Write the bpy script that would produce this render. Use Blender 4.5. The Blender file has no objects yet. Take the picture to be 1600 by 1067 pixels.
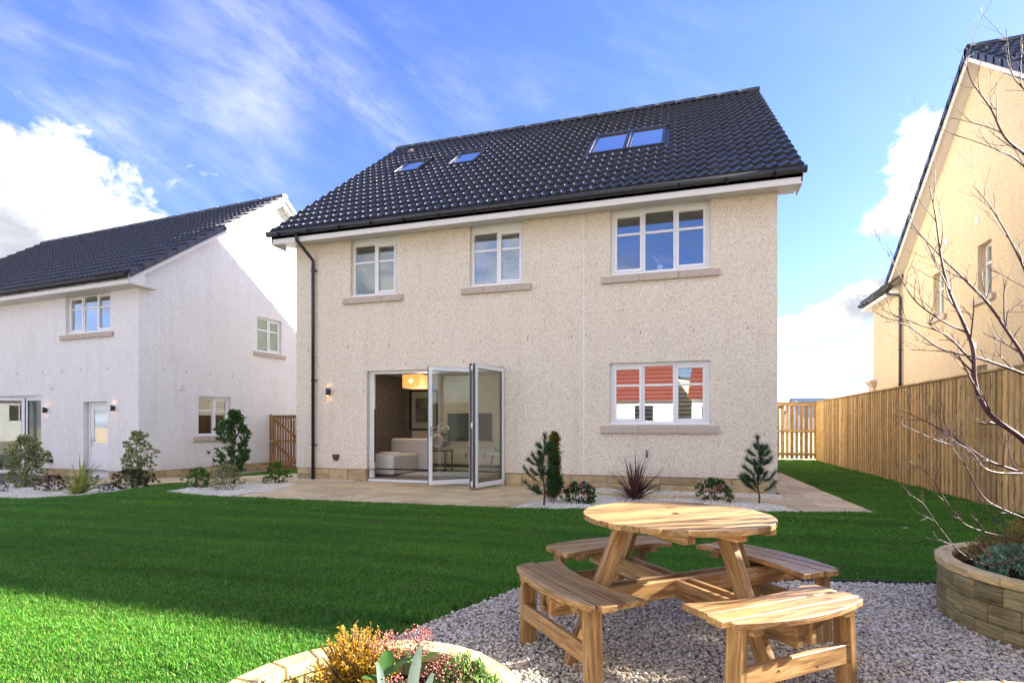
import bpy, bmesh, math, random
from math import radians as R, sin, cos, pi, sqrt
from mathutils import Vector, Matrix, Euler, noise as mnoise
random.seed(7)
S = bpy.context.scene
C = S.collection

# ------------------------------------------------------------------ camera
cam_d = bpy.data.cameras.new('camera'); cam = bpy.data.objects.new('camera', cam_d); C.objects.link(cam)
cam_d.sensor_width = 36; cam_d.lens = 36*863/1600; cam_d.shift_y = 0.0822
cam_d.clip_start = 0.05; cam_d.clip_end = 3000
cam.location = (0, 0, 1.2); cam.rotation_euler = (R(90), 0, R(17.07))
S.camera = cam

# ------------------------------------------------------------------ sky and sun
SUN = Vector((1.93, 1.205, 1.0)).normalized()
sun_el = math.asin(SUN.z); sun_az = math.atan2(SUN.x, SUN.y)
W = bpy.data.worlds.new('World'); S.world = W; W.use_nodes = True
wt = W.node_tree; wt.nodes.clear()
def WN(t, **k):
    n = wt.nodes.new(t)
    for a, b in k.items(): setattr(n, a, b)
    return n
def wl(a, b): wt.links.new(a, b)
def wmath(op, a, b=None, c=None, clamp=False):
    n = WN('ShaderNodeMath', operation=op); n.use_clamp = clamp
    for i, v in enumerate((a, b, c)):
        if v is None: continue
        if isinstance(v, (int, float)): n.inputs[i].default_value = v
        else: wl(v, n.inputs[i])
    return n.outputs[0]
wout = WN('ShaderNodeOutputWorld'); wbg = WN('ShaderNodeBackground'); wl(wbg.outputs[0], wout.inputs[0])
sky = WN('ShaderNodeTexSky', sky_type='NISHITA'); sky.sun_disc = False
sky.sun_elevation = sun_el; sky.sun_rotation = sun_az
sky.air_density = 1.0; sky.dust_density = 0.6; sky.ozone_density = 2.5; sky.altitude = 50
wbg.inputs[1].default_value = 0.12
tc = WN('ShaderNodeTexCoord')
nrm = WN('ShaderNodeVectorMath', operation='NORMALIZE'); wl(tc.outputs['Generated'], nrm.inputs[0])
DIR = nrm.outputs[0]
sep = WN('ShaderNodeSeparateXYZ'); wl(DIR, sep.inputs[0])
zc = wmath('ADD', wmath('MAXIMUM', sep.outputs[2], 0.0), 0.16)
px_ = wmath('DIVIDE', sep.outputs[0], zc); py_ = wmath('DIVIDE', sep.outputs[1], zc)
comb = WN('ShaderNodeCombineXYZ'); wl(px_, comb.inputs[0]); wl(py_, comb.inputs[1])
PL = comb.outputs[0]                      # direction projected on a flat cloud layer
def wnoise(vec, scale, detail=6, rough=.55, rot=0, stretch=(1, 1, 1), off=(0, 0, 0), dist=0):
    m = WN('ShaderNodeMapping'); m.inputs['Rotation'].default_value = (0, 0, rot); m.inputs['Scale'].default_value = stretch; m.inputs['Location'].default_value = off
    wl(vec, m.inputs[0]); n = WN('ShaderNodeTexNoise'); wl(m.outputs[0], n.inputs['Vector'])
    n.inputs['Scale'].default_value = scale; n.inputs['Detail'].default_value = detail; n.inputs['Roughness'].default_value = rough; n.inputs['Distortion'].default_value = dist
    return n.outputs[0]
def wramp(v, a, b, lo=0., hi=1.):
    n = WN('ShaderNodeMapRange'); n.interpolation_type = 'SMOOTHSTEP'; wl(v, n.inputs[0])
    n.inputs[1].default_value = a; n.inputs[2].default_value = b; n.inputs[3].default_value = lo; n.inputs[4].default_value = hi
    return n.outputs[0]
def pdir(px, py):
    t = (px-800)/863.; a = R(17.07)
    return Vector((-sin(a)+t*cos(a), cos(a)+t*sin(a), -(py-665)/863.)).normalized()
def blob(px, py, rx, ry, tilt=0):
    # soft elliptical cloud region round one direction of the sky (angles in radians)
    d = pdir(px, py); e = Vector((-d.y, d.x, 0)).normalized()*-1; u = d.cross(e)*-1
    if u.z < 0: u = -u
    ex = e*cos(tilt)+u*sin(tilt); ey = -e*sin(tilt)+u*cos(tilt)
    def dot(v):
        n = WN('ShaderNodeVectorMath', operation='DOT_PRODUCT'); wl(DIR, n.inputs[0]); n.inputs[1].default_value = v; return n.outputs['Value']
    a = wmath('DIVIDE', dot(ex), rx); b = wmath('DIVIDE', dot(ey), ry)
    r2 = wmath('ADD', wmath('MULTIPLY', a, a), wmath('MULTIPLY', b, b))
    g = wmath('EXPONENT', wmath('MULTIPLY', r2, -1.0))
    return wmath('MULTIPLY', g, wramp(dot(d), 0.2, 0.4))
nbig = wnoise(DIR, 5.5, 9, .58, dist=.25)
nfine = wnoise(DIR, 15, 9, .62, stretch=(1, 1, 1.6), dist=.4)
def add(*a):
    r = a[0]
    for x in a[1:]: r = wmath('ADD', r, x)
    return r
# heavy cumulus low at the left, ragged cumulus at the right
puffs = add(blob(-20, 372, .12, .085), blob(130, 402, .12, .048), wmath('MULTIPLY', blob(-260, 300, .35, .22), .9),
            wmath('MULTIPLY', blob(1450, 235, .06, .07, .5), .72), wmath('MULTIPLY', blob(1385, 350, .065, .032, .35), .76),
            wmath('MULTIPLY', blob(1400, 440, .07, .045, .3), .74), wmath('MULTIPLY', blob(1290, 500, .13, .035, .2), .8),
            wmath('MULTIPLY', blob(1900, 480, .2, .12), .5))
pn = wmath('ADD', wmath('MULTIPLY', nbig, .6), wmath('MULTIPLY', nfine, .4))
cum = wramp(wmath('ADD', wmath('MULTIPLY', puffs, .75), wmath('MULTIPLY', wmath('SUBTRACT', pn, .5), 1.9)), .34, .56)
cum = wmath('MULTIPLY', cum, wramp(puffs, .12, .3))
# thin high cloud: fibrous streaks running down to the right
def wisp(px, py, rx, ry, tilt, amp, off, sx=5., sy=17., lo=.40, hi=.72):
    d = pdir(px, py); e = Vector((-d.y, d.x, 0)).normalized()*-1; u = d.cross(e)*-1
    if u.z < 0: u = -u
    ex = e*cos(tilt)+u*sin(tilt); ey = -e*sin(tilt)+u*cos(tilt)
    c = WN('ShaderNodeCombineXYZ')
    for i, v in enumerate((ex, ey)):
        n = WN('ShaderNodeVectorMath', operation='DOT_PRODUCT'); wl(DIR, n.inputs[0]); n.inputs[1].default_value = v; wl(n.outputs['Value'], c.inputs[i])
    fib = wnoise(c.outputs[0], 1.0, 10, .60, stretch=(sx, sy, 1), off=(off, off*2.3, 0), dist=.12)
    return wmath('MULTIPLY', wmath('MULTIPLY', blob(px, py, rx, ry, tilt), amp), wramp(fib, lo, hi))
wsp = add(wisp(375, 150, .085, .075, -.3, .40, 1, 7, 9, .25, .75), wisp(540, 150, .27, .040, -.60, .27, 2), wisp(400, 40, .22, .05, -.40, .18, 3),
          wisp(130, 190, .33, .05, -.42, .27, 4), wisp(330, 270, .20, .07, -.5, .22, 5), wisp(80, 60, .3, .07, -.1, .22, 6), wisp(650, 100, .35, .10, -.5, .16, 7), wisp(950, 120, .3, .15, -.4, .08, 8))
# low bands over the horizon; cloud behind the camera, thickened to add fill light
bandn = wnoise(PL, 1.1, 9, .6, stretch=(1, 1, 1), off=(5, 2, 0), dist=.5)
low = wmath('MULTIPLY', wramp(sep.outputs[2], .16, .03), wramp(bandn, .44, .58))
low = wmath('MULTIPLY', low, .9)
back = wmath('MULTIPLY', wramp(sep.outputs[1], .25, -.25), wramp(wnoise(PL, .75, 9, .6, off=(1.3, 4.1, 0), dist=.4), .36, .56))
back = wmath('MULTIPLY', back, .95)
hz = wramp(sep.outputs[2], .14, -.02, 0, .3)
cf = wmath('MAXIMUM', wmath('MAXIMUM', cum, wsp), wmath('MAXIMUM', wmath('MAXIMUM', low, back), hz), clamp=True)
tint = WN('ShaderNodeMix', data_type='RGBA', blend_type='MULTIPLY'); tint.inputs[0].default_value = 1
wl(sky.outputs[0], tint.inputs[6]); tint.inputs[7].default_value = (0.30, 0.335, 0.57, 1)
shade = wramp(wmath('ADD', wmath('MULTIPLY', nbig, .7), wmath('MULTIPLY', nfine, .3)), .35, .62, .80, 1.0)
ccol = WN('ShaderNodeMix', data_type='RGBA'); ccol.inputs[6].default_value = (0.95, 1.0, 1.12, 1); ccol.inputs[7].default_value = (2.5, 2.45, 2.35, 1); wl(wramp(shade, .80, 1.0), ccol.inputs[0])
mixc = WN('ShaderNodeMix', data_type='RGBA'); wl(cf, mixc.inputs[0]); wl(tint.outputs[2], mixc.inputs[6]); wl(ccol.outputs[2], mixc.inputs[7])
wl(mixc.outputs[2], wbg.inputs[0])

sl = bpy.data.lights.new('sun', 'SUN'); sl.energy = 5.0; sl.angle = R(.53); sl.color = (1, .93, .82)
so = bpy.data.objects.new('sun', sl); C.objects.link(so); so.rotation_euler = SUN.to_track_quat('Z', 'Y').to_euler(); so.location = (20, 20, 20)
S.view_settings.view_transform = 'Standard'; S.view_settings.look = 'None'; S.view_settings.gamma = 1; S.view_settings.use_curve_mapping = False
S.view_settings.exposure = 2.6
S.render.engine = 'CYCLES'
S.cycles.max_bounces = 8; S.cycles.transparent_max_bounces = 24; S.cycles.diffuse_bounces = 4

# ------------------------------------------------------------------ object helpers
def tag(o, label=None, cat=None, group=None, kind=None):
    if label: o['label'] = label
    if cat: o['category'] = cat
    if group: o['group'] = group
    if kind: o['kind'] = kind
    return o
def thing(name, label, cat, loc=(0, 0, 0), rotz=0, group=None):
    o = bpy.data.objects.new(name, None); C.objects.link(o); o.location = loc; o.rotation_euler = (0, 0, rotz)
    o.empty_display_size = .1
    return tag(o, label, cat, group)
class MB:
    def __init__(s): s.v = []; s.f = []; s.sm = []
    def add(s, vs, fs, smooth=False, M=None):
        b = len(s.v)
        s.v += [tuple(M @ Vector(v)) if M is not None else tuple(v) for v in vs]
        s.f += [tuple(i+b for i in f) for f in fs]; s.sm += [smooth]*len(fs); return s
    def quad(s, a, b, c, d): return s.add([a, b, c, d], [(0, 1, 2, 3)])
    def box(s, x0, x1, y0, y1, z0, z1, M=None):
        return s.add([(x0, y0, z0), (x1, y0, z0), (x1, y1, z0), (x0, y1, z0), (x0, y0, z1), (x1, y0, z1), (x1, y1, z1), (x0, y1, z1)],
                     [(0, 3, 2, 1), (4, 5, 6, 7), (0, 1, 5, 4), (1, 2, 6, 5), (2, 3, 7, 6), (3, 0, 4, 7)], M=M)
    def prism(s, pts, z0, z1, M=None, z0f=None):
        n = len(pts)
        vs = [(p[0], p[1], z0) for p in pts]+[(p[0], p[1], z1) for p in pts]
        return s.add(vs, [tuple(range(n-1, -1, -1)), tuple(range(n, 2*n))]+[(i, (i+1) % n, n+(i+1) % n, n+i) for i in range(n)], M=M)
    def tube(s, pts, rad, seg=8, cap=True, smooth=True):
        pts = [Vector(p) for p in pts]; n = len(pts)
        if not hasattr(rad, '__len__'): rad = [rad]*n
        b = len(s.v); up = Vector((0, 0, 1)); ref = None
        for i, p in enumerate(pts):
            t = (pts[min(i+1, n-1)]-pts[max(i-1, 0)]).normalized()
            if ref is None: ref = t.orthogonal().normalized()
            ref = (ref-t*ref.dot(t)); ref = ref.normalized() if ref.length > 1e-6 else t.orthogonal().normalized()
            q = t.cross(ref)
            for k in range(seg):
                a = 2*pi*k/seg; s.v.append(tuple(p+(ref*cos(a)+q*sin(a))*rad[i]))
        for i in range(n-1):
            for k in range(seg):
                s.f.append((b+i*seg+k, b+i*seg+(k+1) % seg, b+(i+1)*seg+(k+1) % seg, b+(i+1)*seg+k)); s.sm.append(smooth)
        if cap:
            s.f.append(tuple(b+k for k in range(seg-1, -1, -1))); s.sm.append(False)
            s.f.append(tuple(b+(n-1)*seg+k for k in range(seg))); s.sm.append(False)
        return s
    def lathe(s, prof, c=(0, 0, 0), seg=20):
        b = len(s.v); n = len(prof)
        for r, z in prof:
            for k in range(seg):
                a = 2*pi*k/seg; s.v.append((c[0]+r*cos(a), c[1]+r*sin(a), c[2]+z))
        for i in range(n-1):
            for k in range(seg):
                s.f.append((b+i*seg+k, b+i*seg+(k+1) % seg, b+(i+1)*seg+(k+1) % seg, b+(i+1)*seg+k)); s.sm.append(True)
        if prof[0][0] > .001: s.f.append(tuple(b+k for k in range(seg-1, -1, -1))); s.sm.append(False)
        if prof[-1][0] > .001: s.f.append(tuple(b+(n-1)*seg+k for k in range(seg))); s.sm.append(False)
        return s
    def mesh(s, name, mat):
        me = bpy.data.meshes.new(name); me.from_pydata(s.v, [], s.f)
        me.polygons.foreach_set('use_smooth', s.sm)
        if mat: me.materials.append(mat)
        me.update(); return me
    def build(s, name, mat, parent=None, loc=None, rot=None, mw=None):
        return put(name, s.mesh(name, mat), parent, loc, rot, mw)
def put(name, me, parent=None, loc=None, rot=None, mw=None):
    o = bpy.data.objects.new(name, me); C.objects.link(o)
    if parent is not None: o.parent = parent
    if loc is not None: o.location = loc
    if rot is not None: o.rotation_euler = rot
    if mw is not None: o.matrix_local = mw
    return o
def bev(me, w=.003, seg=1):
    bm = bmesh.new(); bm.from_mesh(me)
    bmesh.ops.bevel(bm, geom=[e for e in bm.edges if len(e.link_faces) == 2 and e.calc_face_angle(0) > .6], offset=w, segments=seg, affect='EDGES', profile=.6)
    bm.to_mesh(me); bm.free(); return me
_bc = {}
def board_mesh(L, Wd, T, mat, b=.003, key=''):
    k = (round(L, 3), round(Wd, 3), round(T, 3), mat.name, b, key)
    if k not in _bc:
        me = MB().box(-L/2, L/2, -Wd/2, Wd/2, -T/2, T/2).mesh('board', mat)
        if b: bev(me, b)
        _bc[k] = me
    return _bc[k]
def board(name, p0, p1, Wd, T, mat, parent, normal=(0, 0, 1), b=.003):
    """a plank from p0 to p1: long axis is local x, width local y, thickness along 'normal'"""
    p0 = Vector(p0); p1 = Vector(p1); x = (p1-p0); L = x.length; x.normalize(); z = Vector(normal); z = (z-x*z.dot(x)).normalized(); y = z.cross(x)
    M = Matrix((x, y, z)).transposed().to_4x4(); M.translation = (p0+p1)/2
    return put(name, board_mesh(L, Wd, T, mat, b), parent, mw=M)
def smooth01(t): t = max(0., min(1., t)); return t*t*(3-2*t)
def gz(x, y=0): return -.21*smooth01((-8.6-x)/4.)
def inpoly(x, y, P):
    c = False; n = len(P); j = n-1
    for i in range(n):
        if (P[i][1] > y) != (P[j][1] > y) and x < (P[j][0]-P[i][0])*(y-P[i][1])/(P[j][1]-P[i][1])+P[i][0]: c = not c
        j = i
    return c
def pdist(x, y, P):
    m = 1e9; n = len(P)
    for i in range(n):
        ax, ay = P[i]; bx, by = P[(i+1) % n]; dx, dy = bx-ax, by-ay
        t = max(0, min(1, ((x-ax)*dx+(y-ay)*dy)/(dx*dx+dy*dy+1e-12)))
        m = min(m, (x-ax-t*dx)**2+(y-ay-t*dy)**2)
    return sqrt(m)
def sheet(name, poly, off, mat, parent=None):
    bm = bmesh.new(); f = bm.faces.new([bm.verts.new((x, y, 0)) for x, y in poly]); bmesh.ops.triangulate(bm, faces=[f])
    x = -13.2
    while x < -8:
        bmesh.ops.bisect_plane(bm, geom=bm.verts[:]+bm.edges[:]+bm.faces[:], plane_co=(x, 0, 0), plane_no=(1, 0, 0)); x += .4
    for v in bm.verts: v.co.z = gz(v.co.x)+off
    bmesh.ops.recalc_face_normals(bm, faces=bm.faces)
    me = bpy.data.meshes.new(name); bm.to_mesh(me); bm.free()
    if len(me.polygons) and me.polygons[0].normal.z < 0: me.flip_normals()
    me.materials.append(mat); return put(name, me, parent)

# ------------------------------------------------------------------ materials
MATS = {}
class NT:
    def __init__(s, name):
        s.m = bpy.data.materials.new(name); s.m.use_nodes = True; s.t = s.m.node_tree; s.t.nodes.clear()
        s.out = s.n('ShaderNodeOutputMaterial'); s.b = s.n('ShaderNodeBsdfPrincipled'); s.l(s.b.outputs[0], s.out.inputs[0]); MATS[name] = s.m
        s.tc = s.n('ShaderNodeTexCoord')
    def n(s, t, **k):
        x = s.t.nodes.new(t)
        for a, b in k.items(): setattr(x, a, b)
        return x
    def l(s, a, b): s.t.links.new(a, b)
    def set(s, sock, v):
        if isinstance(v, (int, float)): sock.default_value = v
        elif isinstance(v, tuple): sock.default_value = v+(1,) if len(v) == 3 and sock.type == 'RGBA' else v
        else: s.l(v, sock)
    def map(s, src='Object', scale=(1, 1, 1), rnd=False, rot=(0, 0, 0)):
        v = s.n('ShaderNodeNewGeometry').outputs['Position'] if src == 'World' else s.tc.outputs[src]
        m = s.n('ShaderNodeMapping'); m.inputs['Scale'].default_value = scale; m.inputs['Rotation'].default_value = rot
        if rnd:
            oi = s.n('ShaderNodeObjectInfo'); w = s.n('ShaderNodeVectorMath', operation='MULTIPLY_ADD')
            cx = s.n('ShaderNodeCombineXYZ')
            for i in range(3): s.l(oi.outputs['Random'], cx.inputs[i])
            s.l(cx.outputs[0], w.inputs[0]); w.inputs[1].default_value = (37, 91, 53); s.l(v, w.inputs[2]); v = w.outputs[0]
        s.l(v, m.inputs[0]); return m.outputs[0]
    def noise(s, vec, scale=5, detail=4, rough=.5, dist=0, out=0):
        x = s.n('ShaderNodeTexNoise'); s.l(vec, x.inputs['Vector']); x.inputs['Scale'].default_value = scale; x.inputs['Detail'].default_value = detail
        x.inputs['Roughness'].default_value = rough; x.inputs['Distortion'].default_value = dist; return x.outputs[out]
    def voro(s, vec, scale, feature='F1', rand=1):
        x = s.n('ShaderNodeTexVoronoi', feature=feature); s.l(vec, x.inputs['Vector']); x.inputs['Scale'].default_value = scale; x.inputs['Randomness'].default_value = rand; return x
    def ramp(s, v, stops, interp='LINEAR'):
        x = s.n('ShaderNodeValToRGB'); cr = x.color_ramp; cr.interpolation = interp
        while len(cr.elements) < len(stops): cr.elements.new(.5)
        for e, (p, c) in zip(cr.elements, stops): e.position = p; e.color = tuple(c)+(1,) if len(c) == 3 else c
        s.l(v, x.inputs[0]); return x.outputs[0]
    def mr(s, v, a, b, c=0, d=1):
        x = s.n('ShaderNodeMapRange'); s.l(v, x.inputs[0])
        for i, k in enumerate((a, b, c, d)): x.inputs[i+1].default_value = k
        return x.outputs[0]
    def mix(s, f, a, b, mode='MIX'):
        x = s.n('ShaderNodeMix', data_type='RGBA', blend_type=mode); s.set(x.inputs[0], f); s.set(x.inputs[6], a); s.set(x.inputs[7], b); return x.outputs[2]
    def math(s, op, a, b=0):
        x = s.n('ShaderNodeMath', operation=op); s.set(x.inputs[0], a); s.set(x.inputs[1], b); return x.outputs[0]
    def hsv(s, col, h=.5, sa=1, v=1):
        x = s.n('ShaderNodeHueSaturation'); s.set(x.inputs['Color'], col); s.set(x.inputs['Hue'], h); s.set(x.inputs['Saturation'], sa); s.set(x.inputs['Value'], v); return x.outputs[0]
    def bump(s, h, strength=.3, dist=.01):
        x = s.n('ShaderNodeBump'); s.l(h, x.inputs['Height']); x.inputs['Strength'].default_value = strength; x.inputs['Distance'].default_value = dist; s.l(x.outputs[0], s.b.inputs['Normal']); return x
    def fin(s, col, rough=.6, spec=.5, metal=0):
        s.set(s.b.inputs['Base Color'], col); s.set(s.b.inputs['Roughness'], rough); s.b.inputs['Specular IOR Level'].default_value = spec; s.b.inputs['Metallic'].default_value = metal; return s.m
    def rnd(s): return s.n('ShaderNodeObjectInfo').outputs['Random']
    def isl(s): return s.n('ShaderNodeNewGeometry').outputs['Random Per Island']
def roughcast(name, base, chip1, chip2, amt=.5):
    t = NT(name); v = t.map('Object'); vo = t.voro(v, 105); sepc = t.n('ShaderNodeSeparateColor'); t.l(vo.outputs['Color'], sepc.inputs[0])
    c = t.mix(t.mr(sepc.outputs[0], 1-amt, 1-amt+.05), base, chip1); c = t.mix(t.mr(sepc.outputs[1], .925, .95), c, chip2)
    c = t.mix(t.mr(sepc.outputs[2], .93, .95), c, tuple(min(1, x*1.25) for x in base))
    d = t.voro(v, 105, 'DISTANCE_TO_EDGE').outputs['Distance']
    big = t.noise(v, .7, 5, .6); c = t.mix(t.mr(big, .3, .7, 0, .35), c, t.mix(1, c, (.90, .87, .82), 'MULTIPLY'))
    st = t.noise(t.map('Object', (3, 3, .35)), 1.2, 6, .65); c = t.mix(t.mr(st, .50, .72, 0, .38), c, t.mix(1, c, (.80, .78, .74), 'MULTIPLY'))
    zz = t.n('ShaderNodeSeparateXYZ'); t.l(v, zz.inputs[0]); sp = t.math('SUBTRACT', t.mr(zz.outputs[2], .25, .75, .62, 0), t.math('MULTIPLY', t.noise(v, 9, 6, .7), .75)); c = t.mix(t.mr(sp, 0, .35, 0, .35), c, t.mix(1, c, (.72, .64, .52), 'MULTIPLY'))
    t.bump(t.math('ADD', t.mr(d, 0, .35, 0, 1), t.math('MULTIPLY', sepc.outputs[1], .8)), .45, .004)
    return t.fin(c, .9, .2)
def plain(name, col, rough=.5, spec=.5, metal=0, var=0.06, bump=0):
    t = NT(name); v = t.map('Object', rnd=True); n = t.noise(v, 9, 5, .6)
    c = t.hsv(col, .5, 1, t.mr(n, .25, .75, 1-var, 1+var))
    if bump: t.bump(t.noise(v, 90, 4), bump, .003)
    return t.fin(c, rough, spec, metal)
def wood(name, c0, c1, c2, rough=.6, knots=.5, var=.25, green=0, scale=1):
    t = NT(name); v = t.map('Object', (1.1*scale, 14*scale, 14*scale), rnd=True)
    g = t.noise(v, 2.2, 7, .62, 1.2); v2 = t.map('Object', (3*scale, 60*scale, 60*scale), rnd=True); g2 = t.noise(v2, 2.5, 4, .7)
    f = t.math('ADD', t.math('MULTIPLY', g, .75), t.math('MULTIPLY', g2, .25))
    c = t.ramp(f, [(.34, c0), (.49, c1), (.64, c2)])
    kv = t.voro(t.map('Object', (3.2*scale, 9*scale, 9*scale), rnd=True), 1.0); kd = kv.outputs['Distance']
    ks = t.n('ShaderNodeSeparateColor'); t.l(kv.outputs['Color'], ks.inputs[0])
    kf = t.math('MULTIPLY', t.mr(kd, .16, .07), t.mr(ks.outputs[0], .45, .5)); c = t.mix(t.math('MULTIPLY', kf, knots), c, tuple(x*.35 for x in c0))
    lw = t.noise(t.map('Object', (.9*scale, 3.5*scale, 3.5*scale), rnd=True), 1.7, 4, .6, .6); c = t.mix(t.mr(lw, .52, .72, 0, .55), c, tuple(x*.75 for x in c0))
    c = t.hsv(c, .5, 1, t.mr(t.rnd(), 0, 1, 1-var, 1+var))
    if green:
        gn = t.noise(t.map('Object', (4, 4, 4), rnd=True), 1.6, 5, .6); c = t.mix(t.mr(gn, .56, .70, 0, green), c, (.20, .33, .20))
        gd = t.noise(t.map('Object', (3, 5, 5), rnd=True), 1.3, 5, .6); c = t.mix(t.mr(gd, .55, .72, 0, .5), c, tuple(x*.45 for x in c0))
    t.bump(f, .25, .003)
    return t.fin(c, rough, .3)
def leafmat(name, c0, c1, c2=None, trans=.3, rough=.45, thr=.8):
    t = NT(name); r = t.isl(); c = t.ramp(r, [(0, c0), (.62, c1), (1, c2 or c1)]); wv = t.map('World')
    c = t.hsv(c, .5, 1, t.mr(t.noise(wv, 6, 3), .3, .7, .7, 1.3)); t.fin(c, rough, .4)
    tr = t.n('ShaderNodeBsdfTranslucent'); t.l(c, tr.inputs[0]); mx = t.n('ShaderNodeMixShader'); mx.inputs[0].default_value = trans
    t.l(t.b.outputs[0], mx.inputs[1]); t.l(tr.outputs[0], mx.inputs[2]); t.l(mx.outputs[0], t.out.inputs[0]); return t.m
def glassmat(name, tint=(.9, .95, .93), refl=.10, rough=.0, fm=1.5):
    t = NT(name); fr = t.n('ShaderNodeFresnel'); t.l(t.mr(t.n('ShaderNodeNewGeometry').outputs['Backfacing'], 0, 1, 1.5, 1/1.5), fr.inputs[0])
    tr = t.n('ShaderNodeBsdfTransparent'); tr.inputs[0].default_value = tint+(1,); gl = t.n('ShaderNodeBsdfGlossy'); gl.inputs['Roughness'].default_value = rough; gl.inputs[0].default_value = (.95, .95, .93, 1)
    bp = t.n('ShaderNodeBump'); bp.inputs['Strength'].default_value = .04; bp.inputs['Distance'].default_value = .01; t.l(t.noise(t.map('Object', rnd=True), .9, 2), bp.inputs['Height']); t.l(bp.outputs[0], gl.inputs['Normal'])
    f = t.math('ADD', t.math('MULTIPLY', fr.outputs[0], fm), refl); f = t.math('MINIMUM', f, 1.0)
    mx = t.n('ShaderNodeMixShader'); t.l(f, mx.inputs[0]); t.l(tr.outputs[0], mx.inputs[1]); t.l(gl.outputs[0], mx.inputs[2]); t.l(mx.outputs[0], t.out.inputs[0]); return t.m
M_cream = roughcast('cream_roughcast', (.82, .755, .645), (.68, .585, .44), (.40, .32, .23), .30)
M_white = roughcast('white_roughcast', (.83, .84, .85), (.72, .71, .69), (.45, .43, .40), .22)
M_yellow = roughcast('buff_roughcast', (.70, .60, .43), (.55, .43, .28), (.32, .22, .12), .36)
M_upvc = plain('white_upvc', (.80, .81, .82), .3, .5, 0, .02)
M_fascia = plain('white_fascia', (.74, .73, .71), .45, .5, 0, .03)
M_soffit = plain('soffit_board', (.62, .60, .57), .5, .4, 0, .03)
M_black = plain('black_plastic', (.018, .020, .024), .32, .5)
M_dark = plain('dark_trim', (.035, .036, .04), .4, .5)
M_metal = plain('brushed_metal', (.55, .56, .57), .3, .5, .9)
M_brass = plain('brass_leg', (.62, .42, .14), .3, .5, .9)
M_grey = plain('grey_casing', (.50, .51, .52), .5)
t = NT('slate_grey_tile'); v = t.map('Object', rnd=True); nn = t.noise(v, 12, 5, .6)
c = t.ramp(nn, [(.3, (.018, .019, .022)), (.7, (.036, .038, .042))]); c = t.hsv(c, .5, 1, t.mr(t.rnd(), 0, 1, .8, 1.25))
li = t.noise(t.map('World'), 9, 6, .7); c = t.mix(t.mr(li, .62, .75, 0, .35), c, (.10, .10, .09))
t.bump(t.noise(v, 160, 3), .12, .002); M_tile = t.fin(c, .42, 1.0)
t = NT('red_roof_tile'); c = t.ramp(t.noise(t.map('Object', (1, 8, 8)), 4, 5), [(.3, (.16, .035, .022)), (.7, (.25, .06, .035))]); M_redtile = t.fin(c, .7, .3)
t = NT('precast_sill'); c = t.ramp(t.noise(t.map('Object', rnd=True), 14, 6, .7), [(.3, (.45, .375, .32)), (.7, (.55, .47, .40))]); t.bump(t.noise(t.map('Object'), 180, 3), .2, .002); M_sill = t.fin(c, .8, .25)
t = NT('plinth_stone'); c = t.ramp(t.noise(t.map('Object', rnd=True), 6, 7, .7), [(.28, (.36, .25, .12)), (.5, (.52, .39, .21)), (.72, (.60, .48, .31))]); c = t.hsv(c, .5, 1, t.mr(t.rnd(), 0, 1, .75, 1.2))
t.bump(t.noise(t.map('Object', rnd=True), 22, 8, .75), .9, .02); M_plinth = t.fin(c, .9, .2)
M_mortar = plain('mortar', (.40, .38, .34), .95, .1, 0, .1, .3)
t = NT('sandstone_slab'); v = t.map('World'); c = t.ramp(t.noise(t.map('World', (1, 2.2, 1)), 2.2, 7, .62, .7), [(.25, (.44, .32, .17)), (.5, (.58, .45, .27)), (.75, (.66, .55, .38))]); c = t.hsv(c, .5, 1, t.mr(t.rnd(), 0, 1, .84, 1.14))
c = t.mix(t.mr(t.noise(t.map('World', (1.2, 3, 1)), 2.0, 5, .6, 1.0), .60, .72, 0, .6), c, (.36, .215, .095)); t.bump(t.noise(v, 30, 6, .6), .25, .006); M_slab = t.fin(c, .75, .3)
M_table = wood('oiled_table_wood', (.15, .078, .03), (.33, .185, .072), (.53, .345, .155), .45, .7, .30)
M_fence = wood('treated_fence_wood', (.26, .14, .05), (.53, .35, .145), (.66, .48, .24), .8, .95, .32, .04)
M_gate = wood('brown_gate_wood', (.15, .075, .03), (.27, .145, .06), (.36, .21, .10), .75, .7, .2)
M_sleeper = wood('treated_planter_wood', (.15, .10, .035), (.28, .23, .10), (.42, .36, .18), .75, .9, .34, .5, 1.7)
M_cap = wood('planter_cap_wood', (.34, .22, .08), (.58, .42, .19), (.72, .56, .30), .7, .9, .16, .15, 1.7)
t = NT('soil'); c = t.ramp(t.noise(t.map('World'), 45, 6, .7), [(.3, (.012, .009, .007)), (.7, (.05, .036, .025))]); t.bump(t.noise(t.map('World'), 60, 6, .7), 1, .03); M_soil = t.fin(c, .95, .1)
t = NT('lawn_earth'); v = t.map('World'); c = t.ramp(t.noise(v, 3, 6, .6), [(.3, (.018, .045, .010)), (.7, (.030, .075, .016))]); c = t.mix(t.mr(t.noise(v, 60, 4), .5, .7, 0, .6), c, (.02, .022, .01)); t.bump(t.noise(v, 80, 5), .8, .03); M_turf = t.fin(c, .95, .1)
t = NT('grass_blade'); r = t.isl(); v = t.map('World')
c = t.ramp(r, [(0, (.032, .155, .012)), (.45, (.064, .25, .018)), (.8, (.12, .32, .030)), (1, (.27, .28, .08))])
big = t.noise(v, .55, 5, .6); c = t.mix(t.mr(big, .35, .65, 0, .55), c, t.mix(1, c, (1.35, 1.15, .9), 'MULTIPLY'))
st = t.noise(t.map('World', (.35, 2.6, 1), rot=(0, 0, R(12))), 1.1, 3, .5); c = t.hsv(c, .5, 1, t.mr(st, .3, .7, .76, 1.22)); c = t.mix(t.mr(t.noise(v, 2.3, 7, .68), .56, .74, 0, .55), c, (.15, .17, .045)); t.fin(c, .5, .35)
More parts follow.
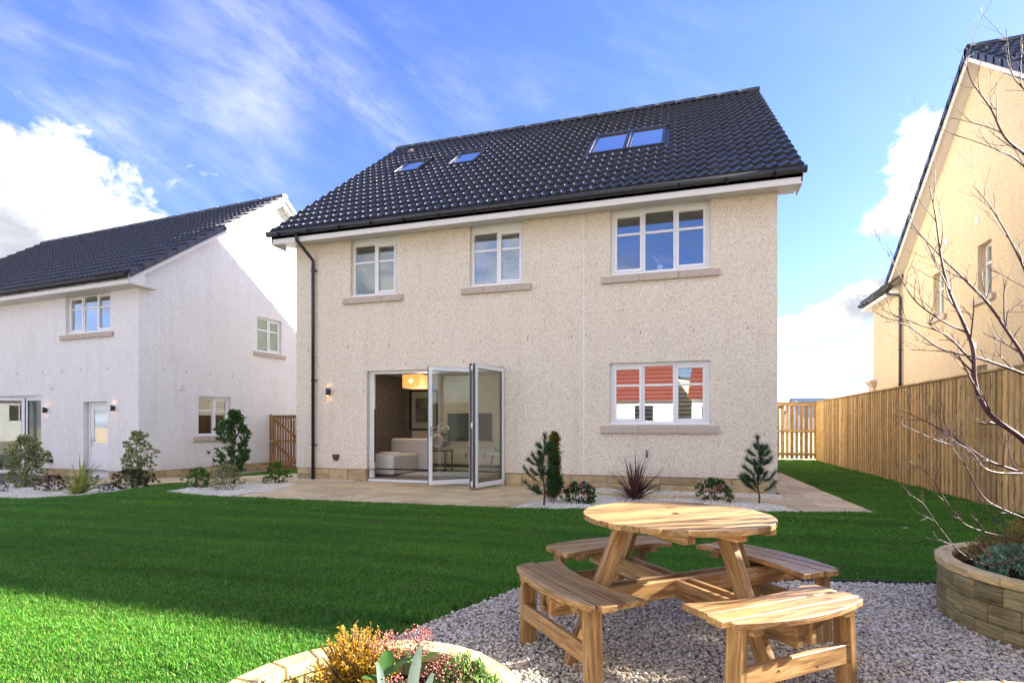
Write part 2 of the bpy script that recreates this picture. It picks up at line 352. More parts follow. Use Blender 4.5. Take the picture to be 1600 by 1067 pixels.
tr = t.n('ShaderNodeBsdfTranslucent'); t.l(c, tr.inputs[0]); mx = t.n('ShaderNodeMixShader'); mx.inputs[0].default_value = .35
t.l(t.b.outputs[0], mx.inputs[1]); t.l(tr.outputs[0], mx.inputs[2]); t.l(mx.outputs[0], t.out.inputs[0]); M_grass = t.m
def stonemat(name, stops):
    t = NT(name); c = t.ramp(t.rnd(), stops); v = t.map('Object', rnd=True); c = t.hsv(c, .5, 1, t.mr(t.noise(v, 40, 4), .3, .7, .85, 1.12)); t.bump(t.noise(v, 150, 3), .3, .002); return t.fin(c, .8, .3)
M_gravel = stonemat('pale_gravel', [(0, (.28, .245, .20)), (.2, (.50, .445, .37)), (.5, (.65, .585, .50)), (.75, (.73, .67, .57)), (.9, (.60, .43, .26)), (1, (.80, .75, .66))])
M_chips = stonemat('white_chippings', [(0, (.50, .46, .39)), (.3, (.72, .68, .60)), (.7, (.82, .79, .72)), (.92, (.66, .54, .38)), (1, (.86, .84, .78))])
M_gbase = plain('gravel_bed_base', (.20, .185, .17), .95, .1, 0, .2, .5)
M_cbase = plain('chipping_bed_base', (.36, .34, .30), .95, .1, 0, .2, .5)
M_field = plain('far_ground', (.33, .28, .20), .95, .1, 0, .3)
M_glass = glassmat('window_glass', refl=.14)
M_doorglass = glassmat('door_glass', refl=.03, fm=1.0)
M_skyglass = glassmat('roof_glass', (.5, .6, .65), .35)
M_room = plain('room_plaster', (.62, .61, .59), .8, .2)
M_roomd = plain('unlit_room_plaster', (.10, .105, .12), .8, .2)  # room plaster darkened in its colour so the rooms look unlit
M_paper = NT('patterned_wallpaper'); t = M_paper; c = t.ramp(t.noise(t.map('Object', (4, 4, 1.5)), 7, 3, .6, 1.5), [(.4, (.12, .115, .12)), (.6, (.22, .21, .22))]); M_paper = t.fin(c, .8, .2)
M_fabric = plain('cream_fabric', (.60, .57, .52), .95, .1, 0, .06, .5)
M_curt = plain('grey_curtain', (.20, .21, .23), .95, .1, 0, .1)
t = NT('grey_floor_planks'); c = t.ramp(t.noise(t.map('Object', (1, 9, 1)), 2, 5), [(.3, (.16, .13, .11)), (.7, (.26, .22, .19))]); M_floor = t.fin(c, .45, .4)
M_rug = plain('pale_rug', (.48, .47, .46), .95, .1, 0, .2, .5)
M_darkwood = plain('dark_wood', (.05, .03, .022), .45, .4)
M_blind = plain('blind_slat', (.70, .71, .73), .5, .4)
M_flower = plain('white_petals', (.80, .78, .74), .7, .2)
M_pink = plain('pink_shade', (.50, .28, .25), .8, .2)
M_screen = plain('tv_screen', (.015, .018, .022), .08, .6)
t = NT('lamp_shade_lit'); t.fin((.5, .36, .2), .8); t.b.inputs['Emission Color'].default_value = (1, .46, .12, 1); t.b.inputs['Emission Strength'].default_value = .15; M_shade = t.m
t = NT('bulb_lit'); t.fin((1, .8, .5), .8); t.b.inputs['Emission Color'].default_value = (1, .62, .28, 1); t.b.inputs['Emission Strength'].default_value = 2.2; M_bulb = t.m
M_bark = plain('purple_brown_bark', (.085, .042, .042), .6, .3, 0, .3, .2)
M_bark2 = plain('grey_brown_bark', (.13, .095, .065), .85, .2, 0, .3, .4)
# ------------------------------------------------------------------ house kit
def frame(o, u, w):
    u = Vector(u); w = Vector(w); z = Vector((0, 0, 1)); M = Matrix((u, w, z)).transposed().to_4x4(); M.translation = Vector(o); return M
def wall_mb(us, ue, z0, z1, ops, th=.3, mb=None, soft=True):
    mb = mb or MB(); U = sorted({us, ue}|{o[0] for o in ops}|{o[1] for o in ops}); Z = sorted({z0, z1}|{o[2] for o in ops}|{o[3] for o in ops})
    U = [u for u in U if us <= u <= ue]; Z = [z for z in Z if z0 <= z <= z1]
    for i in range(len(U)-1):
        for j in range(len(Z)-1):
            a, b, c, d = U[i], U[i+1], Z[j], Z[j+1]; m, n = (a+b)/2, (c+d)/2
            if any(o[0] < m < o[1] and o[2] < n < o[3] for o in ops): continue
            mb.quad((a, 0, c), (b, 0, c), (b, 0, d), (a, 0, d)); mb.quad((b, th, c), (a, th, c), (a, th, d), (b, th, d))
    for a, b, c, d in ops:
        c = max(c, z0); d = min(d, z1)
        mb.quad((a, 0, c), (a, 0, d), (a, th, d), (a, th, c)); mb.quad((b, 0, d), (b, 0, c), (b, th, c), (b, th, d))
        mb.quad((a, 0, d), (b, 0, d), (b, th, d), (a, th, d)); mb.quad((b, 0, c), (a, 0, c), (a, th, c), (b, th, c))
    mb.quad((us, 0, z1), (ue, 0, z1), (ue, th, z1), (us, th, z1)); mb.quad((ue, 0, z0), (us, 0, z0), (us, th, z0), (ue, th, z0))
    return mb
def room(root, F, u0, u1, z0, z1, w0, w1, mat, name='room_wall'):
    mb = MB(); a = [(u0, w0, z0), (u1, w0, z0), (u1, w1, z0), (u0, w1, z0), (u0, w0, z1), (u1, w0, z1), (u1, w1, z1), (u0, w1, z1)]
    mb.add(a, [(0, 1, 2, 3), (7, 6, 5, 4), (1, 5, 6, 2), (2, 6, 7, 3), (3, 7, 4, 0)]); return mb.build(name, mat, root, mw=F)
def window(root, F, u0, u1, z0, z1, cols, rec=.09, sill=3, tz=.36, sash=(), glass=None, blind=0, room_mat=None, rd=2.6, sdrop=.0, topz=None):
    glass = glass or M_glass; mb = MB(); fw = .066; w0, w1 = rec, rec+.07
    mb.box(u0, u0+fw, w0, w1, z0, z1); mb.box(u1-fw, u1, w0, w1, z0, z1)
    mb.box(u0+fw, u1-fw, w0, w1, z0, z0+fw); mb.box(u0+fw, u1-fw, w0, w1, z1-fw, z1)
    mb.box(u0+.004, u1-.004, w0-.07, w0-.002, z0+.002, z0+.03)
    if topz: mb.box(u0+.003, u1-.003, w0+.012, w1, z1+.002, topz-.002)
    iw = (u1-u0-2*fw); zt = z1-(z1-z0)*tz; cells = []
    for i in range(cols):
        a = u0+fw+iw*i/cols; b = u0+fw+iw*(i+1)/cols
        if i: mb.box(a-.022, a+.022, w0+.003, w1-.003, z0+fw+.001, z1-fw-.001); a += .023
        if i < cols-1: b -= .023
        zl, zh = z0+fw+.001, z1-fw-.001
        if i in sash:
            s = .05; ws = w0-.014
            mb.box(a+.001, a+s, ws, w0+.05, zl, zh); mb.box(b-s, b-.001, ws, w0+.05, zl, zh); mb.box(a+s+.001, b-s-.001, ws, w0+.05, zl, zl+s); mb.box(a+s+.001, b-s-.001, ws, w0+.05, zh-s, zh)
            a += s; b -= s; zl += s; zh -= s
        mb.box(a+.002, b-.002, w0+.005, w0+.055, zt-.022, zt+.022)
        cells += [(a-.004, b+.004, zl-.004, zt-.018), (a-.004, b+.004, zt+.018, zh+.004)]
    wo = put('window', bev(mb.mesh('window', M_upvc), .003), root, mw=F)
    for a, b, c, d in cells: MB().box(a, b, w0+.022, w0+.034, c, d).build('pane', glass, wo)
    if sill:
        L0, L1 = u0-.17, u1+.15
        for i in range(sill):
            a = L0+(L1-L0)*i/sill+.003; b = L0+(L1-L0)*(i+1)/sill-.003
            m = MB().add([(a, -.065, z0-.15), (b, -.065, z0-.15), (b, -.004, z0-.15), (a, -.004, z0-.15), (a, -.065, z0-.03), (b, -.065, z0-.03), (b, -.004, z0-.016), (a, -.004, z0-.016)],
                         [(0, 3, 2, 1), (4, 5, 6, 7), (0, 1, 5, 4), (1, 2, 6, 5), (2, 3, 7, 6), (3, 0, 4, 7)])
            put('sill_stone', bev(m.mesh('sill_stone', M_sill), .006), wo)
        MB().box(u0+.002, u1-.002, -.003, rec-.002, z0-.03, z0-.004).build('inner_sill', M_sill, wo)
    if blind:
        mb = MB(); n = int((z1-z0-.15)/blind)
        for k in range(n):
            z = z1-.09-k*blind; mb.add([(u0+.07, .185, z-.012), (u1-.07, .185, z-.012), (u1-.07, .215, z+.012), (u0+.07, .215, z+.012)], [(0, 1, 2, 3)])
        mb.build('blind', M_blind, wo)
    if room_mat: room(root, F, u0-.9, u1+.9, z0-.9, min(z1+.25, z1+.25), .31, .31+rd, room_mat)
    return wo
def tile_mesh(w, g, mat, lap=.05, amp=.040, th=.055, rolls=2):
    P = [(0, .0), (.16, .10), (.32, .42), (.48, .80), (.62, .98), (.72, 1.0), (.76, .92), (.80, .42), (.87, .12), (.95, .0)]
    xz = [((q+k)*w/rolls, z*amp) for k in range(rolls) for q, z in P]+[(w, 0)]; n = len(xz)
    vs = [(x, 0, z+th) for x, z in xz]+[(x, g+lap, z) for x, z in xz]+[(x, .004, z*.75-.012) for x, z in xz]+[(x, 0, z+th) for x, z in xz]
    fs = [(i, i+1, n+i+1, n+i) for i in range(n-1)]+[(2*n+i, 2*n+i+1, 3*n+i+1, 3*n+i) for i in range(n-1)]
    me = bpy.data.meshes.new('roof_tile'); me.from_pydata(vs, [], fs)
    me.polygons.foreach_set('use_smooth', [(i % len(P)) not in (6,) for i in range(n-1)]+[False]*(n-1)); me.materials.append(mat); me.update(); return me
TILE = tile_mesh(.36, .375, M_tile)
CAMP = Vector((0, 0, 1.2))
def tiles(root, FM, ncol, nrow, rects, keep=0, w=.36, g=.375, mesh=None, mat=None):
    """FM: root-local frame of the slope (x along the eave, y up the slope, z out)"""
    mesh = mesh or TILE; bpy.context.view_layer.update(); RW = root.matrix_world.copy(); L = []
    for r in range(nrow):
        for c in range(ncol):
            cx, cy = (c+.5)*w, (r+.5)*g
            if any(a < cx < b and d < cy < e for a, b, d, e in rects): continue
            j = Matrix.Translation((c*w+random.uniform(-.002, .002), r*g, random.uniform(0, .004)))
            L.append(((RW @ (FM @ Vector((cx, cy, 0)))-CAMP).length, FM @ j))
    L.sort(key=lambda x: x[0])
    for d, M in L[:keep]: put('roof_tile', mesh, root, mw=M)
    if len(L) > keep:
        mb = MB(); vs = [v.co.copy() for v in mesh.vertices]; fs = [tuple(p.vertices) for p in mesh.polygons]; sm = [p.use_smooth for p in mesh.polygons]
        for d, M in L[keep:]:
            b = len(mb.v); mb.v += [tuple(M @ v) for v in vs]; mb.f += [tuple(i+b for i in f) for f in fs]; mb.sm += sm
        tag(mb.build('roof_tiles', mat or M_tile, root), kind='stuff')
def slope_frame(o, x, up):
    x = Vector(x); up = Vector(up).normalized(); z = x.cross(up); M = Matrix((x, up, z)).transposed().to_4x4(); M.translation = Vector(o); return M
def half_tube(p0, p1, r, seg=8, mb=None, up=Vector((0, 0, 1)), squash=1):
    mb = mb or MB(); p0 = Vector(p0); p1 = Vector(p1); t = (p1-p0).normalized(); s = t.cross(up).normalized(); u = s.cross(t); b = len(mb.v)
    for p in (p0, p1):
        for k in range(seg+1):
            a = pi*k/seg; mb.v.append(tuple(p+s*cos(a)*r+u*sin(a)*r*squash))
    n = seg+1
    for k in range(seg): mb.f.append((b+k, b+k+1, b+n+k+1, b+n+k)); mb.sm.append(True)
    mb.f.append(tuple(b+k for k in range(n))); mb.sm.append(False); mb.f.append(tuple(b+n+k for k in range(n))[::-1]); mb.sm.append(False)
    return mb
def gutter(root, p0, p1, nb, r=.062, drop=None):
    p0 = Vector(p0); p1 = Vector(p1); g = MB().tube([p0, p1], r, 10).build('gutter', M_black, root)
    t = (p1-p0).normalized(); s = Vector((t.y, -t.x, 0))
    for i in range(nb):
        c = p0+(p1-p0)*((i+.4)/nb)
        pts = [c+s*r*1.12*cos(a)+Vector((0, 0, sin(a)*r*1.12)) for a in [k*pi/8 for k in range(0, -9, -1)]]+[c-s*(r+.012)+Vector((0, 0, -.08))]
        MB().tube(pts, .011, 5).build('gutter_bracket', M_black, g)
    return g
def gable_roof(root, x0, x1, yf, zf, ym, zm, yb, zb, wall_z, keep=0, rects=(), barge=True, verge_caps=0, eaves_soffit=None, gw=.36, gg=.375):
    """ridge along local x from x0 to x1; front eave (yf,zf), ridge (ym,zm), back eave (yb,zb)"""
    th = .16; mb = MB()
    for (ya, za, yb_, zb_) in ((yf, zf, ym, zm), (yb, zb, ym, zm)):
        n = Vector((0, -(zb_-za), (yb_-ya))).normalized(); n = n if n.z > 0 else -n; o = n*.035
        mb.add([(x0+.01, ya, za-.035), (x1-.01, ya, za-.035), (x1-.01, yb_, zb_-.035), (x0+.01, yb_, zb_-.035), (x0+.01, ya, za-th), (x1-.01, ya, za-th), (x1-.01, yb_, zb_-th), (x0+.01, yb_, zb_-th)],
               [(0, 1, 2, 3), (7, 6, 5, 4), (0, 4, 5, 1), (1, 5, 6, 2), (2, 6, 7, 3), (3, 7, 4, 0)])
    mb.build('roof', M_soffit, root)
    Lf = sqrt((ym-yf)**2+(zm-zf)**2); nc = int(round((x1-x0)/gw)); w = (x1-x0)/nc; nr = int(round(Lf/gg)); g = Lf/nr
    tm = tile_mesh(w, g, M_tile)
    tiles(root, slope_frame((x0, yf-.02, zf-.01), (1, 0, 0), (0, ym-yf, zm-zf)), nc, nr, [(a-x0, b-x0, c, d) for a, b, c, d in rects], keep, w, g, tm)
    mb = MB(); mb.add([(x0, yb, zb), (x1, yb, zb), (x1, ym, zm), (x0, ym, zm)], [(0, 3, 2, 1)]); mb.build('rear_roof_slope', M_tile, root)
    if barge:
        for x in (x0+.02, x1-.02):
            s = 1 if x > (x0+x1)/2 else -1
            for ya, za in ((yf, zf), (yb, zb)):
                b = MB().add([(x, ya, za-.04), (x, ym, zm-.04), (x, ym, zm-.24), (x, ya, za-.24), (x-s*.022, ya, za-.04), (x-s*.022, ym, zm-.04), (x-s*.022, ym, zm-.24), (x-s*.022, ya, za-.24)],
                         [(0, 1, 2, 3), (7, 6, 5, 4), (0, 4, 5, 1), (3, 2, 6, 7), (0, 3, 7, 4), (1, 5, 6, 2)])
                b.build('bargeboard', M_fascia, root)
    k = int((x1-x0)/.5)
    for i in range(k):
        a = x0+(x1-x0)*i/k; b = x0+(x1-x0)*(i+1)/k+.02
        half_tube((a, ym, zm+.0+.004*(i % 2)), (b, ym, zm+.004*(i % 2)), .12, 8).build('ridge_tile', M_tile, root)
    if verge_caps:
        for (x, s) in verge_caps:
            for ya, za in ((yf, zf), (yb, zb)):
                n = nr
                for i in range(n):
                    f0, f1 = i/n, (i+1)/n+.012; y0, z0, y1, z1 = ya+(ym-ya)*f0, za+(zm-za)*f0, ya+(ym-ya)*f1, za+(zm-za)*f1; xo = x+s*.03; xi = x-s*.13; l = .055
                    MB().add([(xo, y0, z0-.12), (xo, y0, z0+l), (xi, y0, z0+l), (xo, y1, z1-.12), (xo, y1, z1+l-.022), (xi, y1, z1+l-.022), (xi, y0, z0-.0), (xo-s*.015, y0, z0-.12)],
                             [(0, 3, 4, 1), (1, 4, 5, 2), (0, 1, 2, 6)]).build('verge_tile', M_verge, root)
def plinth(root, F, u0, u1, h, seed, w=.015, z0=0., obj=True):
    rng = random.Random(seed); MB().box(u0, u1, w+.018, w+.12, z0-.25, z0+h-.003).build('plinth_mortar', M_mortar, root, mw=F); u = u0
    while u < u1-.05:
        L = min(rng.choice((.34, .48, .6, .72)), u1-u)
        if u1-u-L < .16: L = u1-u
        rows = [(z0+.006, z0+h-.008)] if rng.random() < .4 else [(z0+.006, z0+h*.48-.005), (z0+h*.48+.005, z0+h-.008)]
        for a, b in rows:
            o = rng.uniform(-.006, .006); m = MB().box(u+.006, u+L-.006, w+o, w+.06, a, b).mesh('plinth_stone', M_plinth); put('plinth_stone', bev(m, .008), root, mw=F)
        u += L
def downpipe(root, pts, r=.034, clips=()):
    d = MB().tube(pts, r, 10).build('downpipe', M_black, root)
    for z in clips:
        x, y = pts[-1][0], pts[-1][1]; MB().box(x-.05, x+.075, y-.012, y+.05, z-.012, z+.012).build('pipe_clip', M_black, d)
    return d
def wall_lamp(root, F, u, z):
    l = MB().tube([(u, -.075, z-.085), (u, -.075, z+.085)], .036, 12).box(u-.025, u+.025, -.04, .0, z-.05, z+.05).build('wall_light', M_dark, root, mw=F)
    MB().lathe([(.001, .0), (.026, .0)], (u, -.075, z+.0865), 10).build('bulb', M_bulb, l); MB().lathe([(.026, 0), (.001, .0)], (u, -.075, z-.0865), 10).build('bulb', M_bulb, l)
M_verge = plain('verge_cap', (.045, .055, .075), .4, .5)

# ------------------------------------------------------------------ ground and setting
SURF = []
mb = MB(); N = 60
xs = [-400, -120, -60, -30]+[-14+.5*i for i in range(13)]+[-8+1.5*i for i in range(12)]+[14, 30, 60, 120, 400]; ys = [-400, -120, -50, -20, -5, 0, 5, 10, 15, 20, 30, 60, 120, 400]
vs = [(x, y, gz(x)-.03) for y in ys for x in xs]; nx = len(xs)
mb.add(vs, [(j*nx+i, j*nx+i+1, (j+1)*nx+i+1, (j+1)*nx+i) for j in range(len(ys)-1) for i in range(nx-1)]); tag(mb.build('ground', M_field), kind='structure')
LAWN = [(-19, -3), (4.40, -3), (4.40, 21.2), (1.7, 21.2), (1.7, 15.2), (2.38, 15.2), (2.51, 8.68), (1.56, 8.42), (-2.34, 7.60), (-7.4, 7.42), (-8.8, 7.62), (-9.0, 8.3), (-9.9, 9.0), (-10.9, 9.9), (-11.4, 9.9), (-11.2, 9.2), (-10.5, 8.2), (-10.35, 7.45), (-11.2, 7.28), (-12.7, 7.38), (-15, 7.75), (-19, 8.3)]
GRAV = [(-1.15, -1.5), (-1.55, .5), (-1.68, 1.9), (-1.541, 2.761), (-1.351, 3.283), (-1.138, 3.866), (-.6, 4.25), (.627, 4.578), (1.3, 4.75), (1.85, 4.86), (3.3, 5.0), (4.0, 3.5), (4.2, -1.5)]
sheet_l = tag(sheet('lawn_soil', LAWN, .0, M_turf), kind='structure')
tag(sheet('gravel_bed', GRAV, .006, M_gbase), kind='structure')
BED_R = [(-2.34, 7.60), (1.56, 8.42), (1.35, 9.05), (1.05, 9.36), (-1.95, 9.27)]
BED_M = [(-8.80, 7.62), (-7.3, 7.43), (-7.15, 8.3), (-7.42, 9.36), (-8.1, 9.75), (-8.6, 9.2), (-9.0, 8.3)]
BED_L = [(-19, 8.3), (-15, 7.75), (-12.7, 7.38), (-11.2, 7.28), (-10.35, 7.45), (-10.5, 8.2), (-11.2, 9.2), (-11.9, 9.75), (-13, 9.25), (-15.4, 9.2), (-19, 9.8)]
BED_W = [(-1.9, 9.86), (1.62, 9.8), (1.60, 10.38), (-1.9, 10.38)]
BED_D = [(-8.25, 10.2), (-6.75, 10.26), (-6.75, 10.4), (-8.25, 10.4)]
for nm, P in (('chipping_bed', BED_R), ('chipping_bed', BED_M), ('chipping_bed', BED_L), ('wall_edge_strip', BED_W), ('wall_edge_strip', BED_D)): tag(sheet(nm, P, .008, M_cbase), kind='structure')
LAWN2 = [(-12.0, 11.7), (-9.4, 11.7), (-9.2, 13.0), (-12.0, 14.5)]
tag(sheet('lawn_soil', LAWN2, .0, M_turf), kind='structure')
PATIO = [(-7.15, 7.44), (-2.34, 7.62), (-1.95, 9.29), (1.05, 9.38), (1.35, 9.07), (1.60, 8.44), (2.50, 8.68), (2.37, 15.2), (1.62, 15.2), (1.62, 9.78), (-1.92, 9.84), (-1.92, 10.37), (-6.75, 10.37), (-6.75, 10.24), (-8.27, 10.18), (-8.3, 11.6), (-19, 12.2), (-19, 9.85), (-15.4, 9.25), (-13, 9.3), (-11.9, 9.8), (-11.35, 9.95), (-10.85, 9.95), (-9.9, 9.05), (-9.05, 8.35), (-8.62, 9.25), (-8.1, 9.8), (-7.38, 9.4), (-7.1, 8.3)]
patio = tag(sheet('patio', PATIO, -.004, plain('patio_joint', (.16, .13, .10), .95, .1)), kind='structure')
def clip_slab(poly, x0, x1, y0, y1):
    def cl(P, f, ax, v, sg):
        out = []
        for i in range(len(P)):
            a, b = P[i], P[(i+1) % len(P)]; da, db = sg*(a[ax]-v), sg*(b[ax]-v)
            if da >= 0: out.append(a)
            if (da >= 0) != (db >= 0): t_ = da/(da-db); out.append((a[0]+(b[0]-a[0])*t_, a[1]+(b[1]-a[1])*t_))
        return out
    P = poly
    for ax, v, sg in ((0, x0, 1), (0, x1, -1), (1, y0, 1), (1, y1, -1)):
        if len(P) < 3: return P
        P = cl(P, None, ax, v, sg)
    return P
def slabs(poly, seed, xr, yr):
    rng = random.Random(seed); y = yr[0]; k = 0
    while y < yr[1]:
        h = rng.choice((.45, .6, .6)); h = min(h, yr[1]-y); x = xr[0]-rng.uniform(0, .6)
        while x < xr[1]:
            w = rng.choice((.45, .6, .9, .9)); P = clip_slab(poly, max(x, xr[0])+.004, min(x+w, xr[1])-.004, y+.004, y+h-.004)
            if len(P) >= 3:
                A = abs(sum(P[i][0]*P[(i+1) % len(P)][1]-P[(i+1) % len(P)][0]*P[i][1] for i in range(len(P))))/2
                if A > .004:
                    cx = sum(p[0] for p in P)/len(P); cy = sum(p[1] for p in P)/len(P); dz = rng.uniform(-.003, .003)
                    A2 = sum(P[i][0]*P[(i+1) % len(P)][1]-P[(i+1) % len(P)][0]*P[i][1] for i in range(len(P)))
                    if A2 < 0: P = P[::-1]
                    n = len(P); vs = [(p[0]-cx, p[1]-cy, gz(p[0])-gz(cx)-.03) for p in P]+[(p[0]-cx, p[1]-cy, gz(p[0])-gz(cx)) for p in P]
                    m = MB().add(vs, [tuple(range(n-1, -1, -1)), tuple(range(n, 2*n))]+[(i, (i+1) % n, n+(i+1) % n, n+i) for i in range(n)]).mesh('paving_slab', M_slab)
                    put('paving_slab', m, patio, loc=(cx, cy, gz(cx)+.022+dz)); k += 1
            x += w
        y += h
    return k
slabs([(-7.15, 7.44), (-2.34, 7.62), (-1.92, 9.28), (-1.92, 10.36), (-6.73, 10.36), (-6.73, 10.23), (-7.40, 10.19), (-7.40, 9.38), (-7.12, 8.3)], 3, (-7.6, -1.92), (7.4, 10.36))
slabs([(-1.92, 9.29), (1.05, 9.38), (1.05, 9.79), (-1.92, 9.83)], 5, (-1.92, 1.05), (9.2, 9.84))
slabs([(1.05, 9.38), (1.35, 9.07), (1.60, 8.44), (2.50, 8.68), (2.37, 15.2), (1.63, 15.2), (1.63, 9.785), (1.05, 9.79)], 9, (1.05, 2.6), (8.4, 15.2))
slabs([(-7.40, 9.39), (-7.40, 10.19), (-8.28, 10.17), (-8.3, 11.6), (-13.3, 11.6), (-13.4, 10.85), (-13.6, 10.75), (-15, 10.8), (-15, 9.3), (-13, 9.3), (-11.9, 9.8), (-11.35, 9.95), (-10.85, 9.95), (-10.2, 9.35), (-9.9, 9.3), (-8.62, 9.25), (-8.1, 9.79)], 11, (-15, -7.40), (9.25, 11.6))

# ------------------------------------------------------------------ main house
HX0, HX1, HY = -8.22, 1.57, 10.37
house = thing('detached_house', 'cream roughcast two storey house with folding glass doors standing open and four roof windows', 'house', (HX0, HY, 0))
F = frame((0, 0, 0), (1, 0, 0), (0, 1, 0)); D0 = -HX0
def lx(x): return x+D0
WINS = [(-6.83, -5.71, 3.965, 5.13, 2, (1,)), (-4.075, -2.94, 3.985, 5.12, 2, (1,)), (-1.27, .487, 3.99, 5.185, 3, (0, 2)), (-1.285, .48, 1.215, 2.36, 3, (0, 2))]
WT = 5.27
ops = [(lx(a), lx(b), c, WT if c > 3 else d) for a, b, c, d, n, s in WINS]+[(lx(-6.43), lx(-3.355), .0, 2.365)]
w = wall_mb(0, HX1-HX0, .275, WT, ops)
FR = frame((HX1-HX0, .001, 0), (0, 1, 0), (-1, 0, 0)); depth = 10.2
g = wall_mb(0, depth, .275, WT, []); w.add([FR @ Vector(v) for v in g.v], g.f)
FL = frame((0, .001, 0), (0, -1, 0), (1, 0, 0)); g = wall_mb(-depth, 0, .275, WT, []); w.add([FL @ Vector(v) for v in g.v], g.f)
FB = frame((0, depth, 0), (-1, 0, 0), (0, -1, 0)); g = wall_mb(-(HX1-HX0), 0, .275, WT, []); w.add([FB @ Vector(v) for v in g.v], g.f)
RY, RZ = 15.44-HY, 9.78; EY, EZ = 9.90-HY, 5.38; BY = 21.0-HY
m_ = (RZ-EZ)/(RY-EY)
for x in (0.002, HX1-HX0-.002):
    w.add([(x, .0, WT), (x, .0, EZ-EY*m_-.15), (x, RY, RZ-.17), (x, depth, RZ-.17-m_*(depth-RY)), (x, depth, WT)], [(0, 1, 2, 3, 4)])
w.build('wall', M_cream, house)
MB().box(.3, HX1-HX0-.3, .3, 9.9, 2.62, 2.72).build('first_floor', M_room, house); MB().box(.3, HX1-HX0-.3, .3, 9.9, 5.28, 5.33).build('attic_floor', M_room, house)
MB().box(lx(-1.778), lx(-1.756), -.006, -.0005, .276, WT).build('movement_joint', M_upvc, house)
rws = [(-7.10, -6.43, 3.65, 4.72), (-5.57, -4.88, 3.65, 4.82), (-1.92, -1.14, 2.62, 4.30), (-1.12, -.34, 2.62, 4.30)]
gable_roof(house, -.27, lx(1.89), EY, EZ, RY, RZ, BY, EZ, WT, keep=270, rects=[(lx(a)-.1, lx(b)+.1, c-.02, d+.05) for a, b, c, d in rws])
# eaves
MB().box(-.27, lx(1.87), EY+.0, EY+.02, 5.115, 5.345).build('fascia', M_fascia, house)
MB().add([(-.27, EY+.021, 5.12), (lx(1.87), EY+.021, 5.12), (lx(1.87), .33, 5.265), (-.27, .33, 5.265), (-.27, EY+.021, 5.15), (lx(1.87), EY+.021, 5.15), (lx(1.87), .33, 5.295), (-.27, .33, 5.295)],
         [(0, 3, 2, 1), (4, 5, 6, 7), (0, 1, 5, 4), (1, 2, 6, 5), (2, 3, 7, 6), (3, 0, 4, 7)]).build('soffit', M_soffit, house)
for x in (-.268, lx(1.85)): MB().box(x, x+.018, EY+.022, .0, 5.10, 5.30).build('eaves_end_board', M_fascia, house)
gutter(house, (-.33, EY-.055, 5.315), (lx(1.92), EY-.055, 5.315), 14)
downpipe(house, [(lx(-7.80), EY-.055, 5.27), (lx(-7.80), EY-.055, 5.14), (lx(-7.73), -.07, 4.82), (lx(-7.73), -.07, 4.7), (lx(-7.73), -.07, .02)], .036, (4.6, 2.2, .78))
MB().add([(-.0, -.0015, WT-.03), (HX1-HX0, -.0015, WT-.03), (HX1-HX0, -.0015, WT), (0, -.0015, WT)], [(0, 1, 2, 3)])
# roof windows
SFM = slope_frame((0, EY, EZ), (1, 0, 0), (0, RY-EY, RZ-EZ))
for a, b, c, d in rws:
    a, b = lx(a), lx(b); m = MB(); t_ = .065
    m.box(a, b, c, c+t_, .01, .085); m.box(a, b, d-t_, d+.06, .01, .10); m.box(a, a+t_, c+t_, d-t_, .01, .085); m.box(b-t_, b, c+t_, d-t_, .01, .085)
    m.box(a-.10, a-.002, c-.1, d+.12, -.005, .02); m.box(b+.002, b+.10, c-.1, d+.12, -.005, .02); m.box(a-.1, b+.1, c-.16, c-.002, -.004, .045)
    o = m.build('roof_window', M_dark, house, mw=SFM); MB().box(a+t_-.003, b-t_+.003, c+t_-.003, d-t_+.003, .055, .067).build('pane', M_skyglass, o)
    MB().add([(a+.06, c+.06, .02), (b-.06, c+.06, .02), (b-.06, d-.06, .02), (a+.06, d-.06, .02)], [(0, 1, 2, 3)]).build('blind', M_blind, o)
    MB().box(a-.004, a+.012, c+.05, d-.05, .086, .094).build('trim', M_metal, o)
MB().lathe([(.11, 0), (.10, .06), (.04, .11), (.001, .12)], (0, 0, 0), 10).build('roof_vent', plain('vent_cowl', (.20, .16, .13), .6), house, mw=SFM @ Matrix.Translation((lx(-7.62), 6.15, .03)))
# windows
for i, (a, b, c, d, n, s) in enumerate(WINS):
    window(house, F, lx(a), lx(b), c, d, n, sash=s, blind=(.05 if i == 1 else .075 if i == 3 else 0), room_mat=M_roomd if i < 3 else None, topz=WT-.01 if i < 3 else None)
    for q in s:
        wd = (b-a)/n; MB().box(lx(a)+wd*(q+.2), lx(a)+wd*(q+.85), .073, .089, d-.035, d-.018).build('trickle_vent', M_upvc, house, mw=F)
plinth(house, F, 0.01, lx(-6.45), .272, 1); plinth(house, F, lx(-3.33), HX1-HX0-.012, .272, 2); plinth(house, FR, .01, depth, .272, 4)
for x, z in [(-7.9, 2.88), (-6.9, 2.9), (-5.9, 2.89), (-4.9, 2.9), (-3.85, 2.89), (-2.86, 2.88), (-2.0, 2.89), (-1.72, 2.9), (-.72, 2.91), (.2, 2.89), (1.10, 2.9), (-5.5, 2.5), (-4.2, 2.5)]: MB().box(lx(x)-.005, lx(x)+.005, -.004, .01, z-.032, z+.032).build('weep_vent', M_dark, house)
wall_lamp(house, F, lx(-7.355), 1.94)
MB().box(lx(-7.24), lx(-7.11), -.075, 0, .50, .58).box(lx(-7.22), lx(-7.18), -.06, -.02, .45, .50).box(lx(-7.16), lx(-7.13), -.06, -.02, .45, .50).build('outdoor_socket', plain('brown_box', (.06, .045, .04), .5), house)
